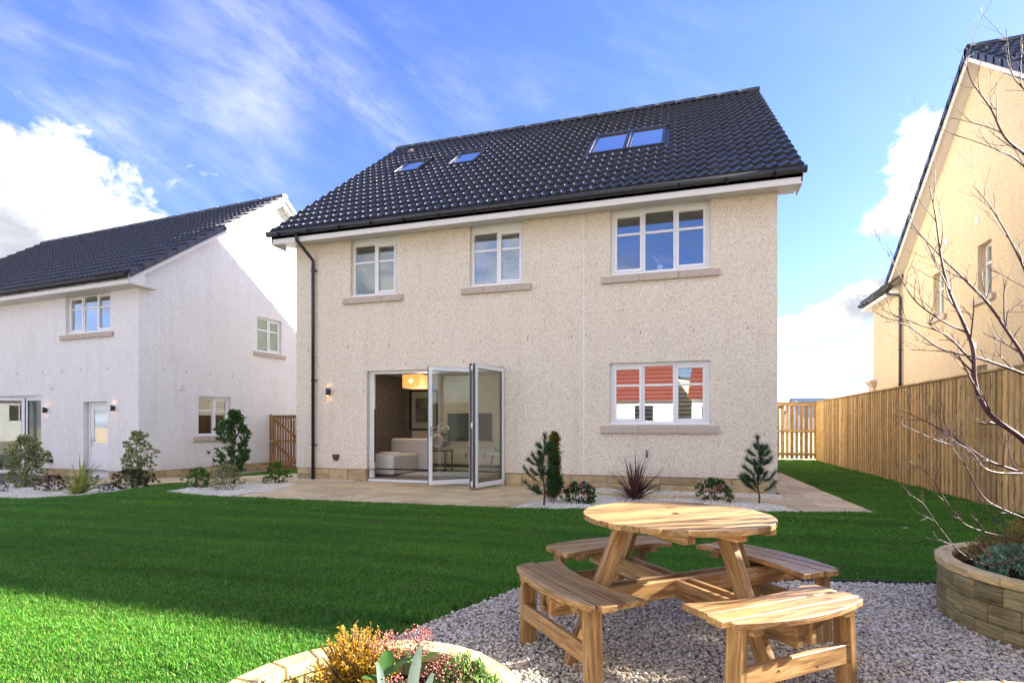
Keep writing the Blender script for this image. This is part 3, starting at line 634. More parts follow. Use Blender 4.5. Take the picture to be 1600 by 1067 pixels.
tp = MB().tube([(lx(-.604), 0, .70), (lx(-.604), -.07, .70), (lx(-.604), -.085, .62)], .016, 8).box(lx(-.64), lx(-.57), -.05, -.035, .745, .755).tube([(lx(-.604), -.042, .70), (lx(-.604), -.042, .75)], .008, 6).build('outdoor_tap', M_dark, house)
# living room
LR = (lx(-7.75), lx(-2.3), .33, 4.15, .09, 2.60)
MB().box(LR[0], LR[1], LR[2]-.25, LR[3], LR[4]-.05, LR[4]).build('room_floor', M_floor, house)
MB().box(LR[0], LR[1], LR[3], LR[3]+.05, LR[4], LR[5]).build('room_wall', M_room, house)
MB().box(LR[1], LR[1]+.05, LR[2]-.02, LR[3], LR[4], LR[5]).build('room_wall', M_room, house)
MB().box(LR[0]-.05, LR[0], LR[2]-.02, LR[3], LR[4], LR[5]).build('papered_wall', M_paper, house)
MB().box(LR[0], LR[1], LR[2]-.02, LR[3], LR[5], LR[5]+.015).build('room_ceiling', M_room, house)
MB().box(LR[0]+.002, LR[0]+.25, LR[3]-.02, LR[3]-.002, LR[4], LR[5]).build('papered_wall', M_paper, house)
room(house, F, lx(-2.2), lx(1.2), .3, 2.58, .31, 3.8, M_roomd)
# folding doors
fr = MB(); u0, u1 = lx(-6.43), lx(-3.355); z0, z1 = .065, 2.365
fr.box(u0+.002, u0+.062, .10, .20, z0, z1); fr.box(u1-.062, u1-.002, .10, .20, z0, z1); fr.box(u0+.063, u1-.063, .10, .20, z1-.06, z1-.002); fr.box(u0-.0, u1+.0, .06, .22, z0-.065, z0-.001)
fr.box(u0+.063, u0+.10, .12, .18, z0, z1-.062)
dfr = fr.build('door_frame', M_upvc, house); MB().box(u0+.101, u0+.112, .13, .17, z0+.35, z0+1.5).build('gasket', M_dark, dfr); MB().box(u0+.1, u1-.1, .13, .15, z0, z0+.012).build('track', M_metal, dfr)
def leaf(root, A, B, z0, z1, handle=None, ft=.058, name='door_leaf', fw=.075, glass=None):
    A = Vector(A+(0,)); B = Vector(B+(0,)); u = (B-A); L = u.length; u.normalize(); w = Vector((-u.y, u.x, 0)); M = frame(A, u, w)
    mb = MB(); h = ft/2
    mb.box(0, fw, -h, h, z0, z1); mb.box(L-fw, L, -h, h, z0, z1); mb.box(fw, L-fw, -h, h, z0, z0+fw+.01); mb.box(fw, L-fw, -h, h, z1-fw, z1)
    o = put(name, bev(mb.mesh(name, M_upvc), .003), root, mw=M)
    g = MB().box(-.004, -.0006, -h+.006, h-.006, z0, z1).box(L+.0006, L+.004, -h+.006, h-.006, z0, z1).box(.0, L, -h+.006, h-.006, z1+.0006, z1+.005).box(0, L, -h+.006, h-.006, z0-.005, z0-.0006)
    for a, b, c, d in ((fw, fw+.008, z0+fw+.01, z1-fw), (L-fw-.008, L-fw, z0+fw+.01, z1-fw), (fw+.009, L-fw-.009, z0+fw+.011, z0+fw+.019), (fw+.009, L-fw-.009, z1-fw-.008, z1-fw)): g.box(a, b, -.022, .022, c, d)
    g.build('gasket', M_dark, o); MB().box(fw-.005, L-fw+.005, -.012, .012, z0+fw, z1-fw+.005).build('pane', glass or M_doorglass, o)
    if handle is not None:
        x = handle; hh = MB()
        for s in (-1, 1): hh.box(x-.016, x+.016, s*h if s > 0 else s*h-.008, s*h+.008 if s > 0 else s*h, 1.0, 1.20); hh.tube([(x, s*h, 1.15), (x, s*(h+.05), 1.15), (x+.12, s*(h+.05), 1.15)], .009, 8)
        hh.build('handle', M_metal, o)
    return o
def L2(x, y): return (lx(x), y-HY)
leaf(house, L2(-4.62, 9.60), L2(-3.90, 10.33), .07, 2.33, .037)
leaf(house, L2(-3.675, 9.40), L2(-3.90, 10.33), .07, 2.33)
leaf(house, L2(-3.60, 9.39), L2(-3.37, 10.36), .07, 2.33)
for z in (.14, 1.2, 2.24): MB().tube([(lx(-3.64), 9.375-HY, z-.05), (lx(-3.64), 9.375-HY, z+.05)], .02, 8).build('hinge', M_upvc, house)

# things in the living room
def T(name, label, cat, x, y, z=.09, rz=0, group=None): return thing(name, label, cat, (x, y, z), rz, group)
def soft_box(x0, x1, y0, y1, z0, z1, r, mat, name, par, seg=3):
    return put(name, (lambda me: (me.polygons.foreach_set('use_smooth', [True]*len(me.polygons)), me)[1])(bev(MB().box(x0, x1, y0, y1, z0, z1).mesh(name, mat), r, seg)), par)
so_ = T('chaise_sofa', 'pale cream armless sofa inside the open folding doors', 'sofa', -6.42, 11.6)
soft_box(-.36, .36, -.75, .45, .02, .46, .05, M_fabric, 'seat', so_); soft_box(-.40, .62, .46, .70, .02, .80, .07, M_fabric, 'backrest', so_)
th_ = T('folded_throw', 'folded pale throw lying on the cream sofa seat', 'blanket', -6.40, 11.35, .552)
soft_box(-.22, .24, -.22, .16, 0, .02, .008, M_flower, 'fold', th_, 2); soft_box(-.20, .16, -.20, .12, .021, .042, .008, M_flower, 'fold', th_, 2)
ct = T('side_table', 'low dark wood side table beside the cream sofa', 'table', -5.72, 12.4)
board('tabletop', (-.28, 0, .50), (.34, 0, .50), .5, .03, M_darkwood, ct)
for a in (-.24, .3):
    for b in (-.2, .2): MB().box(a-.015, a+.015, b-.015, b+.015, 0, .484).build('leg', M_darkwood, ct)
MB().tube([(.14*cos(k*pi/8), 0, .15+.14*sin(k*pi/8)) for k in range(17)], .055, 10, cap=False).build('knot_ornament', plain('pink_knot', (.50, .38, .34), .9, .1), None, loc=(-5.72, 12.4, .66))
tag(bpy.data.objects['knot_ornament'], 'pale pink knotted ornament standing on the dark side table', 'ornament')
pic = T('framed_picture', 'black framed print of hazy hills hanging on the living room wall', 'picture', -7.12, 14.515, 0)
m = MB(); m.box(-.45, .45, -.035, 0, 1.07, 1.12).box(-.45, .45, -.035, 0, 2.18, 2.23).box(-.45, -.40, -.035, 0, 1.12, 2.18).box(.40, .45, -.035, 0, 1.12, 2.18).build('frame', M_black, pic)
MB().box(-.40, .40, -.014, -.002, 1.12, 2.18).build('mount', M_room, pic)
tt = NT('hazy_print'); c = tt.ramp(tt.noise(tt.map('Object', (2, 1, 3)), 1.6, 6, .6, .5), [(.3, (.10, .09, .11)), (.5, (.24, .21, .24)), (.7, (.34, .31, .33))]); M_print = tt.fin(c, .6)
MB().box(-.26, .26, -.018, -.0145, 1.30, 2.0).build('print', M_print, pic)
MB().box(-.39, .39, -.028, -.024, 1.125, 2.175).build('glazing', M_doorglass, pic)
tv = T('television', 'wide dark television on the far living room wall', 'television', -5.7, 14.515, 0)
MB().box(-.66, .66, -.05, -.01, .80, 1.55).build('screen', M_screen, tv); MB().box(-.68, .68, -.045, -.008, .775, .799).build('bezel', M_dark, tv)
sb = T('sideboard', 'long pale grey sideboard below the television', 'cabinet', -5.55, 14.2)
MB().box(-1.1, 1.1, -.22, .22, .05, .50).build('carcass', M_room, sb)
for k in range(4): d_ = MB().box(-1.08+k*.54, -.56+k*.54, -.24, -.222, .07, .47).build('cupboard_door', M_room, sb); MB().box(-.60+k*.54-(0 if k % 2 else 0), -.585+k*.54, -.26, -.241, .25, .37).build('handle', M_black, d_)
MB().box(-1.12, 1.12, -.25, .23, .501, .525).build('worktop', M_fabric, sb)
va = T('flower_vase', 'tall brown vase of white flowers on the sideboard', 'vase', -6.35, 14.15, .616)
MB().lathe([(.06, 0), (.05, .08), (.075, .28), (.10, .38)], (0, 0, 0), 14).build('vase', M_darkwood, va)
m = MB()
for k in range(26):
    a, b = random.uniform(0, 2*pi), random.uniform(-.3, 1.2); r = .15; p = Vector((r*cos(a)*cos(b), r*sin(a)*cos(b), .5+r*sin(b)*.9))
    m.lathe([(.001, -.03), (.035, -.01), (.03, .025), (.001, .035)], p, 7)
m.build('flower_head', M_flower, va)
bd = T('tied_curtain', 'grey full height curtain hanging at the left of the doorway', 'curtain', -6.9, 10.85, .1)
m = MB(); n = 40; vs = []
for k in range(n+1):
    x = -.55+1.1*k/n*.80; y = .04*sin(k*1.25)
    vs += [(x, y, 0), (x, y, 2.42)]
m.add(vs, [(2*k, 2*k+2, 2*k+3, 2*k+1) for k in range(n)], True); m.build('drape', M_curt, bd)
rg = T('rug', 'pale grey rug on the living room floor', 'rug', -5.3, 12.2, .092); soft_box(-.9, 1.3, -1.0, 1.3, 0, .014, .004, M_rug, 'pile', rg, 1)
lp = T('pendant_lamp', 'lit square cream pendant lamp hanging in the living room', 'lamp', -6.36, 12.5, 0)
soft_box(-.25, .25, -.25, .25, 2.13, 2.47, .04, M_shade, 'lamp_shade', lp); MB().tube([(0, 0, 2.471), (0, 0, 2.59)], .008, 6).build('cord', M_dark, lp)
MB().lathe([(.001, -.04), (.035, -.02), (.04, .01), (.001, .04)], (0, -.262, 2.30), 10).build('bulb', M_bulb, lp)
pl = bpy.data.lights.new('lamp_light', 'POINT'); pl.energy = 6; pl.color = (1, .72, .42); pl.shadow_soft_size = .2; po = bpy.data.objects.new('lamp_light', pl); C.objects.link(po); po.location = (-6.0, 12.3, 1.95)
dt = T('dining_table', 'round pale dining table seen through the folded glass door', 'table', -3.2, 12.6)
MB().lathe([(.001, .72), (.62, .72), (.63, .735), (.62, .75), (.001, .75)], (0, 0, 0), 28).build('tabletop', M_room, dt)
for k in range(3): a = k*2*pi/3+.4; MB().tube([(.05*cos(a), .05*sin(a), .71), (.35*cos(a), .35*sin(a), 0)], [.03, .018], 8).build('leg', M_darkwood, dt)
for k, (x, y) in enumerate([(-.35, -.1), (-.12, -.3), (.1, -.1)]):
    bo = MB().lathe([(.04, 0), (.09, .05), (.10, .075), (.09, .075), (.04, .02), (.001, .02)], (0, 0, 0), 14).build('bowl', M_flower, None, loc=(-3.2+x, 12.6+y, .842))
    tag(bo, ['white bowl at the left edge of the round dining table', 'white bowl at the near edge of the round dining table', 'white bowl near the middle of the round dining table'][k], 'bowl', 'bowls laid on the dining table')
ch = T('dining_chair', 'pale upholstered dining chair with rounded back and brass tipped legs', 'chair', -3.95, 12.15, .09, -.5)
soft_box(-.24, .24, -.23, .22, .42, .50, .03, M_fabric, 'seat', ch)
m = MB(); n = 14
for k in range(n+1): a = pi*k/n; m.v += [(.27*cos(a), .02+.25*sin(a), .45+.0*k), (.29*cos(a), .02+.27*sin(a), .45+.36*(.45+.55*sin(a))), (.25*cos(a), .02+.23*sin(a), .45+.36*(.45+.55*sin(a))), (.24*cos(a), .02+.22*sin(a), .45)]
for k in range(n):
    for q in range(4): m.f.append((4*k+q, 4*k+4+q, 4*k+4+(q+1) % 4, 4*k+(q+1) % 4)); m.sm.append(True)
m.build('backrest', M_fabric, ch)
for a in (-.2, .2):
    for b in (-.18, .18): l_ = MB().tube([(a*.85, b*.85, .42), (a*1.1, b*1.1, .12)], .016, 8).build('leg', M_darkwood, ch); MB().tube([(a*1.1, b*1.1, .12), (a*1.15, b*1.15, 0)], .014, 8).build('leg_tip', M_brass, l_)
# things on the window sills
pk = T('pendant_lamp', 'round pink pendant shade behind the upper right window', 'lamp', -.38, 11.9, 4.62); MB().lathe([(.001, .16), (.17, .10), (.22, -.05), (.20, -.12), (.001, -.10)], (0, 0, 0), 20).build('lamp_shade', M_pink, pk); MB().tube([(0, 0, .15), (0, 0, .65)], .006, 6).build('cord', M_dark, pk)
og = T('orchid_pot', 'small white orchid in a white pot behind the upper right window', 'plant', -.38, 10.62, 4.08)
MB().lathe([(.045, 0), (.06, .09), (.05, .09), (.001, .08)], (0, 0, 0), 14).build('pot', M_flower, og); m = MB()
for k in range(7): p = Vector((-.02-.02*k, 0, .14+.025*k+random.uniform(-.02, .02))); m.lathe([(.001, -.012), (.02, 0), (.001, .012)], p, 6)
m.build('flower_head', M_flower, og); MB().tube([(0, 0, .08), (-.03, 0, .18), (-.15, 0, .31)], .003, 5).build('stem', M_bark2, og); MB().box(-.3, .3, -.06, .06, -.045, -.002).build('shelf', M_upvc, og)
rn = T('ring_ornament', 'white ring ornament on the ground floor window sill', 'ornament', -.27, 10.62, 1.33)
MB().tube([(.07*cos(k*pi/10), 0, .07+.07*sin(k*pi/10)) for k in range(21)], .014, 8, cap=False).build('ring', M_flower, rn); MB().box(-.05, .05, -.03, .03, -.04, -.008).build('base', M_upvc, rn)
bl = T('ceiling_lamp', 'small lit ceiling lamp behind the upper middle window', 'lamp', -3.15, 11.6, 5.10); MB().lathe([(.001, -.03), (.03, -.02), (.035, .01), (.001, .02)], (0, 0, 0), 10).build('bulb', M_bulb, bl); MB().tube([(0, 0, .02), (0, 0, .17)], .006, 6).build('cord', M_dark, bl)
# ------------------------------------------------------------------ white house on the left
LA = R(-4.4); LG = -.21
lh = thing('detached_house', 'white roughcast two storey house on the left with its gable wall in sun', 'house', (-13.4, 10.8, LG), LA)
def z_(z): return z-LG
LW = 12.6; LD = 9.5; LT = z_(4.93)
F2 = frame((0, 0, 0), (1, 0, 0), (0, 1, 0)); wn = (-2.97, -1.11, z_(3.72), z_(4.80))
dr_ = (-2.21, -1.21, 0, z_(1.845)); bf = (-7.0, -4.075, 0, z_(2.075))
w = wall_mb(-LW, 0, .21, LT, [(wn[0], wn[1], wn[2], LT), dr_, bf])
F2S = frame((0, .001, 0), (0, 1, 0), (-1, 0, 0)); sw = [(3.85, 4.90, z_(3.61), z_(4.74)), (1.73, 2.84, z_(.905), z_(2.055))]
g = wall_mb(0, LD, .21, LT, sw); w.add([F2S @ Vector(v) for v in g.v], g.f)
F2L = frame((-LW, .001, 0), (0, -1, 0), (1, 0, 0)); g = wall_mb(-LD, 0, .21, LT, []); w.add([F2L @ Vector(v) for v in g.v], g.f)
F2B = frame((0, LD, 0), (-1, 0, 0), (0, -1, 0)); g = wall_mb(0, LW, .21, LT, []); w.add([F2B @ Vector(v) for v in g.v], g.f)
ym, zm = 4.75, z_(8.86); yf, zf = -.42, z_(5.02); yb = LD+.42
for x in (-.002, -LW+.002): w.add([(x, 0, LT), (x, 0, zf-yf*(zm-zf)/(ym-yf)-.15), (x, ym, zm-.16), (x, LD, zf-yf*(zm-zf)/(ym-yf)-.15), (x, LD, LT)], [(0, 1, 2, 3, 4)])
w.build('wall', M_white, lh)
MB().box(-LW+.3, -.3, .3, LD-.3, 2.45, 2.55).build('first_floor', M_room, lh)
gable_roof(lh, -LW-.25, .28, yf, zf, ym, zm, yb, zf, LT, verge_caps=[(.28, 1)])
MB().box(-LW-.2, .26, yf, yf+.02, zf-.26, zf-.035).build('fascia', M_fascia, lh)
MB().box(-LW-.2, .26, yf+.021, .32, zf-.27, zf-.24).build('soffit', M_soffit, lh)
gutter(lh, (-LW-.3, yf-.055, zf-.07), (.22, yf-.055, zf-.07), 20)
MB().box(.235, .258, yf+.022, .0, zf-.27, zf+.02).build('eaves_end_board', M_fascia, lh)
window(lh, F2, *wn, 3, sash=(0, 2), room_mat=M_roomd, topz=LT-.01); window(lh, F2S, *sw[0], 2, sash=(1,), sill=2, room_mat=M_roomd, blind=.04, glass=glassmat('green_tinted_glass', (.5, .8, .78), .14)); window(lh, F2S, *sw[1], 2, sash=(1,), sill=3, room_mat=M_roomd)
plinth(lh, F2, -LW+.01, bf[0]-.01, .207, 21); plinth(lh, F2, bf[1]+.01, dr_[0]-.01, .207, 22); plinth(lh, F2, dr_[1]+.01, -.012, .207, 23); plinth(lh, F2S, .01, LD, .207, 24)
room(lh, F2, -7.6, -3.2, .05, 2.4, .31, 3.5, M_room); room(lh, F2, -3.1, -.7, .05, 2.4, .31, 2.2, M_roomd)
# back door
m = MB(); a, b, c, d = dr_; m.box(a+.03, a+.10, .12, .2, .03, d-.01); m.box(b-.07, b-.0, .12, .2, .03, d-.01); m.box(a+.10, b-.07, .12, .2, d-.08, d-.01); m.box(a, b, .05, .25, -.02, .03); m.build('door_frame', M_upvc, lh)
m = MB(); a += .105; b -= .075; zt = .95; m.box(a, b, .13, .175, .035, zt); m.box(a, a+.13, .13, .175, zt, d-.085); m.box(b-.1, b, .13, .175, zt, d-.085); m.box(a+.13, b-.1, .13, .175, d-.2, d-.085)
od = m.build('back_door', M_upvc, lh); MB().box(a+.13, b-.1, .145, .155, zt, d-.2).build('pane', glassmat('mirror_door_glass', (.3, .3, .3), .45), od)
MB().box(a+.03, a+.06, .12, .13, .85, 1.1).tube([(a+.045, .12, 1.02), (a+.045, .09, 1.02), (a+.15, .09, 1.02)], .009, 6).build('handle', M_metal, od)
# open folding doors of the left house
m = MB(); a, b, c, d = bf; m.box(b-.065, b-.002, .1, .2, .03, d-.002); m.box(a+.002, a+.065, .1, .2, .03, d-.002); m.box(a+.066, b-.066, .1, .2, d-.065, d-.002); m.box(a, b, .05, .25, -.02, .03); m.build('door_frame', M_upvc, lh)
leaf(lh, (-5.62, -.0-.42), (-5.05, .12), .05, d-.07); leaf(lh, (-5.0, .14), (-4.17, .14), .05, d-.07); leaf(lh, (-5.62, -.43), (-6.3, .10), .05, d-.07)
wall_lamp(lh, F2, -3.80, z_(1.64)); wall_lamp(lh, F2, -.92, z_(1.66))
for Fm, u, z in ((F2, -3.58, z_(2.32)), (F2S, 1.19, z_(2.29))):
    o = MB().box(u-.08, u+.08, -.05, 0, z-.08, z+.08).build('extract_vent', M_upvc, lh, mw=Fm)
    for k in range(4): MB().box(u-.05, u+.05, -.056, -.051, z-.05+k*.028, z-.035+k*.028).build('louvre', M_grey, o)
MB().box(4.45, 4.55, -.03, 0, z_(5.26), z_(5.38)).build('wall_vent', M_upvc, lh, mw=F2S)
MB().box(3.27, 3.28, -.003, 0, .211, LT).build('movement_joint', M_upvc, lh, mw=F2S)
MB().box(-3.70, -3.52, -.09, 0, z_(.16), z_(.27)).build('outdoor_socket', M_dark, lh, mw=F2)
MB().tube([(2.0, 0, z_(.45)), (2.0, -.07, z_(.45)), (2.0, -.09, z_(.38))], .017, 6).box(2.03, 2.06, -.08, 0, z_(.40), z_(.44)).build('outdoor_tap', M_dark, lh, mw=F2S)
for u in (-7.4, -6.3, -5.2, -4.0, -3.1, -2.3, -1.2): MB().box(u-.006, u+.006, -.004, 0, z_(2.68), z_(2.75)).build('weep_vent', M_dark, lh, mw=F2)
for u in (.7, 1.35, 2.1, 2.9, 3.6): MB().box(u-.006, u+.006, -.004, 0, z_(2.68), z_(2.75)).build('weep_vent', M_dark, lh, mw=F2S)

# ------------------------------------------------------------------ buff house on the right
rh = thing('detached_house', 'buff roughcast house behind the timber fence with a steep gable towards the lawn', 'house', (6.15, 9.6, 0))
RD = 9.4; RT = 5.25; RW_ = 10.0; FG = frame((0, 0, 0), (0, -1, 0), (1, 0, 0))
def Y(y): return -(y-9.6)
gw = [(Y(14.44), Y(13.88), 3.96, 5.09), (Y(16.66), Y(16.06), 3.96, 5.04), (Y(14.62), Y(14.05), 1.35, 2.50)]
w = wall_mb(-RD, 0, 0, RT, gw); w.v = [tuple(FG @ Vector(v)) for v in w.v]
g = wall_mb(0, RW_, 0, RT, []); w.add([(x, y_+.001, z) for x, y_, z in g.v], g.f)
ymr, zmr = 14.2-9.6, 9.25
mr_ = (zmr-5.36)/(ymr+.38)
w.add([(.002, 0, RT), (.002, 0, 5.36+.38*mr_-.15), (.002, ymr, zmr-.16), (.002, RD, zmr-.16-mr_*(RD-ymr)), (.002, RD, RT)], [(4, 3, 2, 1, 0)])
g = wall_mb(-RW_, -.3, 0, RT, []); w.add([(-x, RD-y_, z) for x, y_, z in g.v], g.f)
# rear wing
g = wall_mb(-(21.3-9.6), -RD-.001, 0, RT-.12, []); w.add([FG @ Vector(v) for v in g.v], g.f); w.add([(x-.0, 21.3-9.6, z) for x, z in ((0, 0), (0, RT-.12), (8, RT-.12), (8, 0))], [(0, 1, 2, 3)])
w.build('wall', M_yellow, rh)
for i, q in enumerate(gw):
    window(rh, FG, *q, 1, rec=.14, sill=1, room_mat=M_roomd)
gable_roof(rh, -.30, RW_, -.38, 5.36, ymr, zmr, 2*ymr+.42, 5.36, RT, barge=True, verge_caps=[(-.30, -1)])
MB().add([(-.28, -.1, 5.17), (-.28, ymr, zmr-.19), (.0, ymr, zmr-.19), (0, -.1, 5.17)], [(0, 1, 2, 3)]).add([(-.28, 2*ymr+.2, 5.30), (-.28, ymr, zmr-.19), (.0, ymr, zmr-.19), (0, 2*ymr+.2, 5.30)], [(3, 2, 1, 0)]).build('verge_soffit', M_soffit, rh)
wy0, wy1 = RD-.1, 21.5-9.6
o = MB().add([(-.28, wy0, 5.30), (-.28, wy1, 5.30), (2.8, wy1, 7.8), (2.8, wy0, 7.8), (-.28, wy0, 5.18), (-.28, wy1, 5.18), (2.8, wy1, 7.68), (2.8, wy0, 7.68)], [(0, 3, 2, 1), (4, 5, 6, 7), (0, 1, 5, 4), (1, 2, 6, 5), (3, 7, 6, 2)]).build('wing_roof', M_soffit, rh)
Lw = wy1-wy0; tiles(rh, slope_frame((-.3, wy1, 5.31), (0, -1, 0), (3.1, 0, 2.5)), int(Lw/.36)+1, 8, [], 0)
MB().box(-.28, -.262, wy0+.0, wy1, 5.07, 5.28).build('fascia', M_fascia, rh); MB().box(-.261, .0, wy0, wy1, 5.08, 5.10).build('soffit', M_soffit, rh)
gutter(rh, (-.34, wy1+.03, 5.26), (-.34, wy0-.3, 5.26), 8)
downpipe(rh, [(-.34, 18.9-9.6, 5.2), (-.34, 18.85-9.6, 5.08), (-.07, 18.75-9.6, 5.0), (-.07, 18.68-9.6, 4.9), (-.07, 18.68-9.6, 0)], .04, (4.6, 3.4, 2.4))
for yy, z in ((15.9, 5.66), (14.45, 5.66), (14.5, 2.95)): MB().box(-.02, .0, yy-9.6-.07, yy-9.6+.07, z-.07, z+.07).build('wall_vent', M_upvc, rh)
MB().box(-.10, .25, 21.0-9.6, 21.42-9.6, 0, 2.52).box(-.14, .25, 20.95-9.6, 21.46-9.6, 2.525, 2.60).box(-.20, .25, 20.9-9.6, 21.5-9.6, 2.605, 2.70).build('entrance_pilaster', M_sill, rh)

# ------------------------------------------------------------------ far houses beyond the gate and fence
M_blueslate = plain('blue_slate', (.10, .15, .24), .5, .4)
def far_house(x, y, wd, dp, ez, rz_, rot, label, wallm, roofm, cat='house', wins=(), base=-.5, nm='far_house'):
    h = thing(nm, label, cat, (x, y, base), rot); ez -= base; rz_ -= base
    wi = [(a, b, c-base, d-base) for a, b, c, d in wins]
    m = wall_mb(0, wd, 0, ez, wi); 
    for Fm, l in ((frame((wd, 0, 0), (0, 1, 0), (-1, 0, 0)), dp), (frame((wd, dp, 0), (-1, 0, 0), (0, -1, 0)), wd), (frame((0, dp, 0), (0, -1, 0), (1, 0, 0)), dp)):
        g = wall_mb(0, l, 0, ez, []); m.add([Fm @ Vector(v) for v in g.v], g.f)
    m.add([(0, 0, ez), (0, dp/2, rz_), (0, dp, ez)], [(2, 1, 0)]); m.add([(wd, 0, ez), (wd, dp/2, rz_), (wd, dp, ez)], [(0, 1, 2)]); m.build('wall', wallm, h)
    e = .3; dz = (rz_-ez)/(dp/2)*e
    MB().add([(-e, -e, ez-dz), (wd+e, -e, ez-dz), (wd+e, dp/2, rz_), (-e, dp/2, rz_), (-e, dp+e, ez-dz), (wd+e, dp+e, ez-dz), (-e, -e, ez-dz+.12), (wd+e, -e, ez-dz+.12), (wd+e, dp/2, rz_+.12), (-e, dp/2, rz_+.12), (-e, dp+e, ez-dz+.12), (wd+e, dp+e, ez-dz+.12)],
             [(3, 2, 1, 0), (2, 3, 4, 5), (6, 7, 8, 9), (9, 8, 11, 10), (0, 1, 7, 6), (5, 4, 10, 11), (1, 2, 8, 7), (2, 5, 11, 8), (3, 0, 6, 9), (4, 3, 9, 10)]).build('roof', roofm, h)
    for q in wi:
        u0, u1, c, d = q; fw = .07; m = MB().box(u0, u0+fw, .08, .14, c, d).box(u1-fw, u1, .08, .14, c, d).box(u0+fw, u1-fw, .08, .14, c, c+fw).box(u0+fw, u1-fw, .08, .14, d-fw, d).box((u0+u1)/2-.03, (u0+u1)/2+.03, .085, .135, c+fw, d-fw)
        wo = m.build('window', M_upvc, h); MB().box(u0+fw, u1-fw, .105, .112, c+fw, d-fw).build('pane', M_glass, wo)
    return h
far_house(38, 118, 8, 9, 3.0, 6.9, R(95), 'blue roofed house far off, its white gable just above the fence beside the buff house', M_white, M_blueslate)
far_house(22, 118, 12, 9, 3.2, 6.6, R(10), 'low blue roofed house farthest away beyond the fence', M_white, M_blueslate)
far_house(6.5, 95, 5, 8, 4.0, 6.3, 0, 'small far house roof just above the timber gate', M_cream, M_blueslate)
for i, (x, y, h) in enumerate([(3.6, 60, 4.6), (9.4, 84, 5.6), (16.5, 92, 5.4)]):
    o = thing('street_lamp', ['grey street lamp just above the timber gate', 'grey street lamp over the far end of the fence', 'thin grey street lamp beside the farthest roofs'][i], 'street lamp', (x, y, -.5), 0, 'street lamps far beyond the fence')
    MB().tube([(0, 0, 0), (0, 0, h)], .06, 6).build('pole', M_grey, o); MB().box(-.5, .05, -.09, .09, h, h+.1).build('lamp_head', M_grey, o)
# houses behind the viewpoint, seen mirrored in the windows
rw_ = [(1.5, 3.0, 1.5, 2.8), (5.2, 6.6, 1.5, 2.8), (8.4, 9.8, 1.5, 2.8), (12.5, 13.9, 1.5, 2.8)]
def rotf(h): return h
far_house(-.6, -23.5, 14, 8, 3.4, 6.9, R(176), 'long white house with a red tiled roof reflected in the ground floor window', M_white, M_redtile, wins=[(q[0], q[1], q[2], q[3]) for q in rw_], base=0, nm='reflected_house')
far_house(11.2, -25.0, 10.5, 9, 3.6, 7.3, R(187), 'white house with a red roof reflected at the right of the ground floor window', M_white, M_redtile, wins=[(q[0], q[1], q[2], q[3]) for q in rw_[:3]], base=0, nm='reflected_house')
far_house(2.5, -38, 7, 8, 6.0, 10.2, R(120), 'grey roofed gable rising behind the red roofs in the window reflection', M_yellow, M_blueslate, base=0, nm='reflected_house')
far_house(-16, -13, 9, 9, 5.2, 10.2, R(190), 'tall house with a red roof reflected in the upper left window', M_white, M_redtile, wins=[(1.5, 3, 3.6, 4.8), (6, 7.5, 3.6, 4.8), (1.5, 3, 1.0, 2.2)], base=0, nm='reflected_house')

# ------------------------------------------------------------------ timber fence and gates
FXx = 4.42; fence = thing('timber_fence', 'tall vertical board timber fence along the right side of the lawn', 'fence', (FXx, 10, 0))
y = 21.15; k = 0; rng = random.Random(4)
bm_f = board_mesh(2.0, .098, .018, M_fence, .002); bm_r = board_mesh(2.0, .098, .018, M_fence, .002, 'r')
while y > -1.5:
    fr_ = k % 2 == 0; o = put('fence_board', bm_f if fr_ else bm_r, fence, mw=Matrix.Translation((0 if fr_ else .03, y-10+rng.uniform(-.004, .004), 1.0+.0)) @ Euler((0, -pi/2, pi if rng.random() < .5 else 0)).to_matrix().to_4x4() @ Euler((0, 0, 0)).to_matrix().to_4x4() @ Euler((rng.uniform(-.015, .015), 0, 0)).to_matrix().to_4x4())
    y -= .076; k += 1
    if k > 296: break
yend = y
board('cap_rail', (0.012, yend-10-.05, 2.022), (0.012, 21.2-10, 2.022), .085, .032, M_fence, fence)
for z in (.35, 1.05, 1.8): board('back_rail', (.064, yend-10, z), (.064, 11.2, z), .07, .04, M_fence, fence, (1, 0, 0))
for k in range(13): board('fence_post', (.12, 11.1-k*1.85, 0), (.12, 11.1-k*1.85, 1.98), .09, .09, M_fence, fence, (1, 0, 0))
gt = thing('timber_gate', 'tall slatted timber side gate between the cream house and the fence', 'gate', (1.6, 21.2, 0))
rng = random.Random(8)
for z in (.22, 1.02, 1.93): board('gate_rail', (1.05, -.04, z), (2.80, -.04, z), .09, .03, M_fence, gt, (0, -1, 0))
x = 1.62
for k in range(9):
    board('gate_slat', (x, -.01, .06), (x, -.01, 1.96), .10+rng.uniform(-.012, .012), .02, M_fence, gt, (0, -1, 0)); x += .148
board('gate_stile', (1.35, -.012, .03), (1.35, -.012, 1.98), .14, .05, M_fence, gt, (0, -1, 0)); board('gate_stile', (1.52, -.01, .03), (1.52, -.01, 1.98), .10, .05, M_fence, gt, (0, -1, 0))
board('gate_post', (.9, .0, 0), (.9, .0, 2.05), .12, .1, M_fence, gt, (0, -1, 0)); board('gate_post', (1.15, .0, 0), (1.15, .0, 1.98), .24, .05, M_fence, gt, (0, -1, 0)); board('top_rail', (.9, -.03, 2.0), (2.82, -.03, 2.0), .04, .08, M_fence, gt, (0, -1, 0))
MB().box(1.62, 1.75, -.12, -.07, .98, 1.02).build('latch', M_metal, gt); MB().box(1.66, 1.72, -.10, -.055, 1.80, 1.88).build('bolt', M_dark, gt)
g2 = thing('timber_gate', 'brown braced timber gate between the white house and the cream house', 'gate', (-13.02, 15.2, -.27))
GH = 1.82; GWd = 1.22
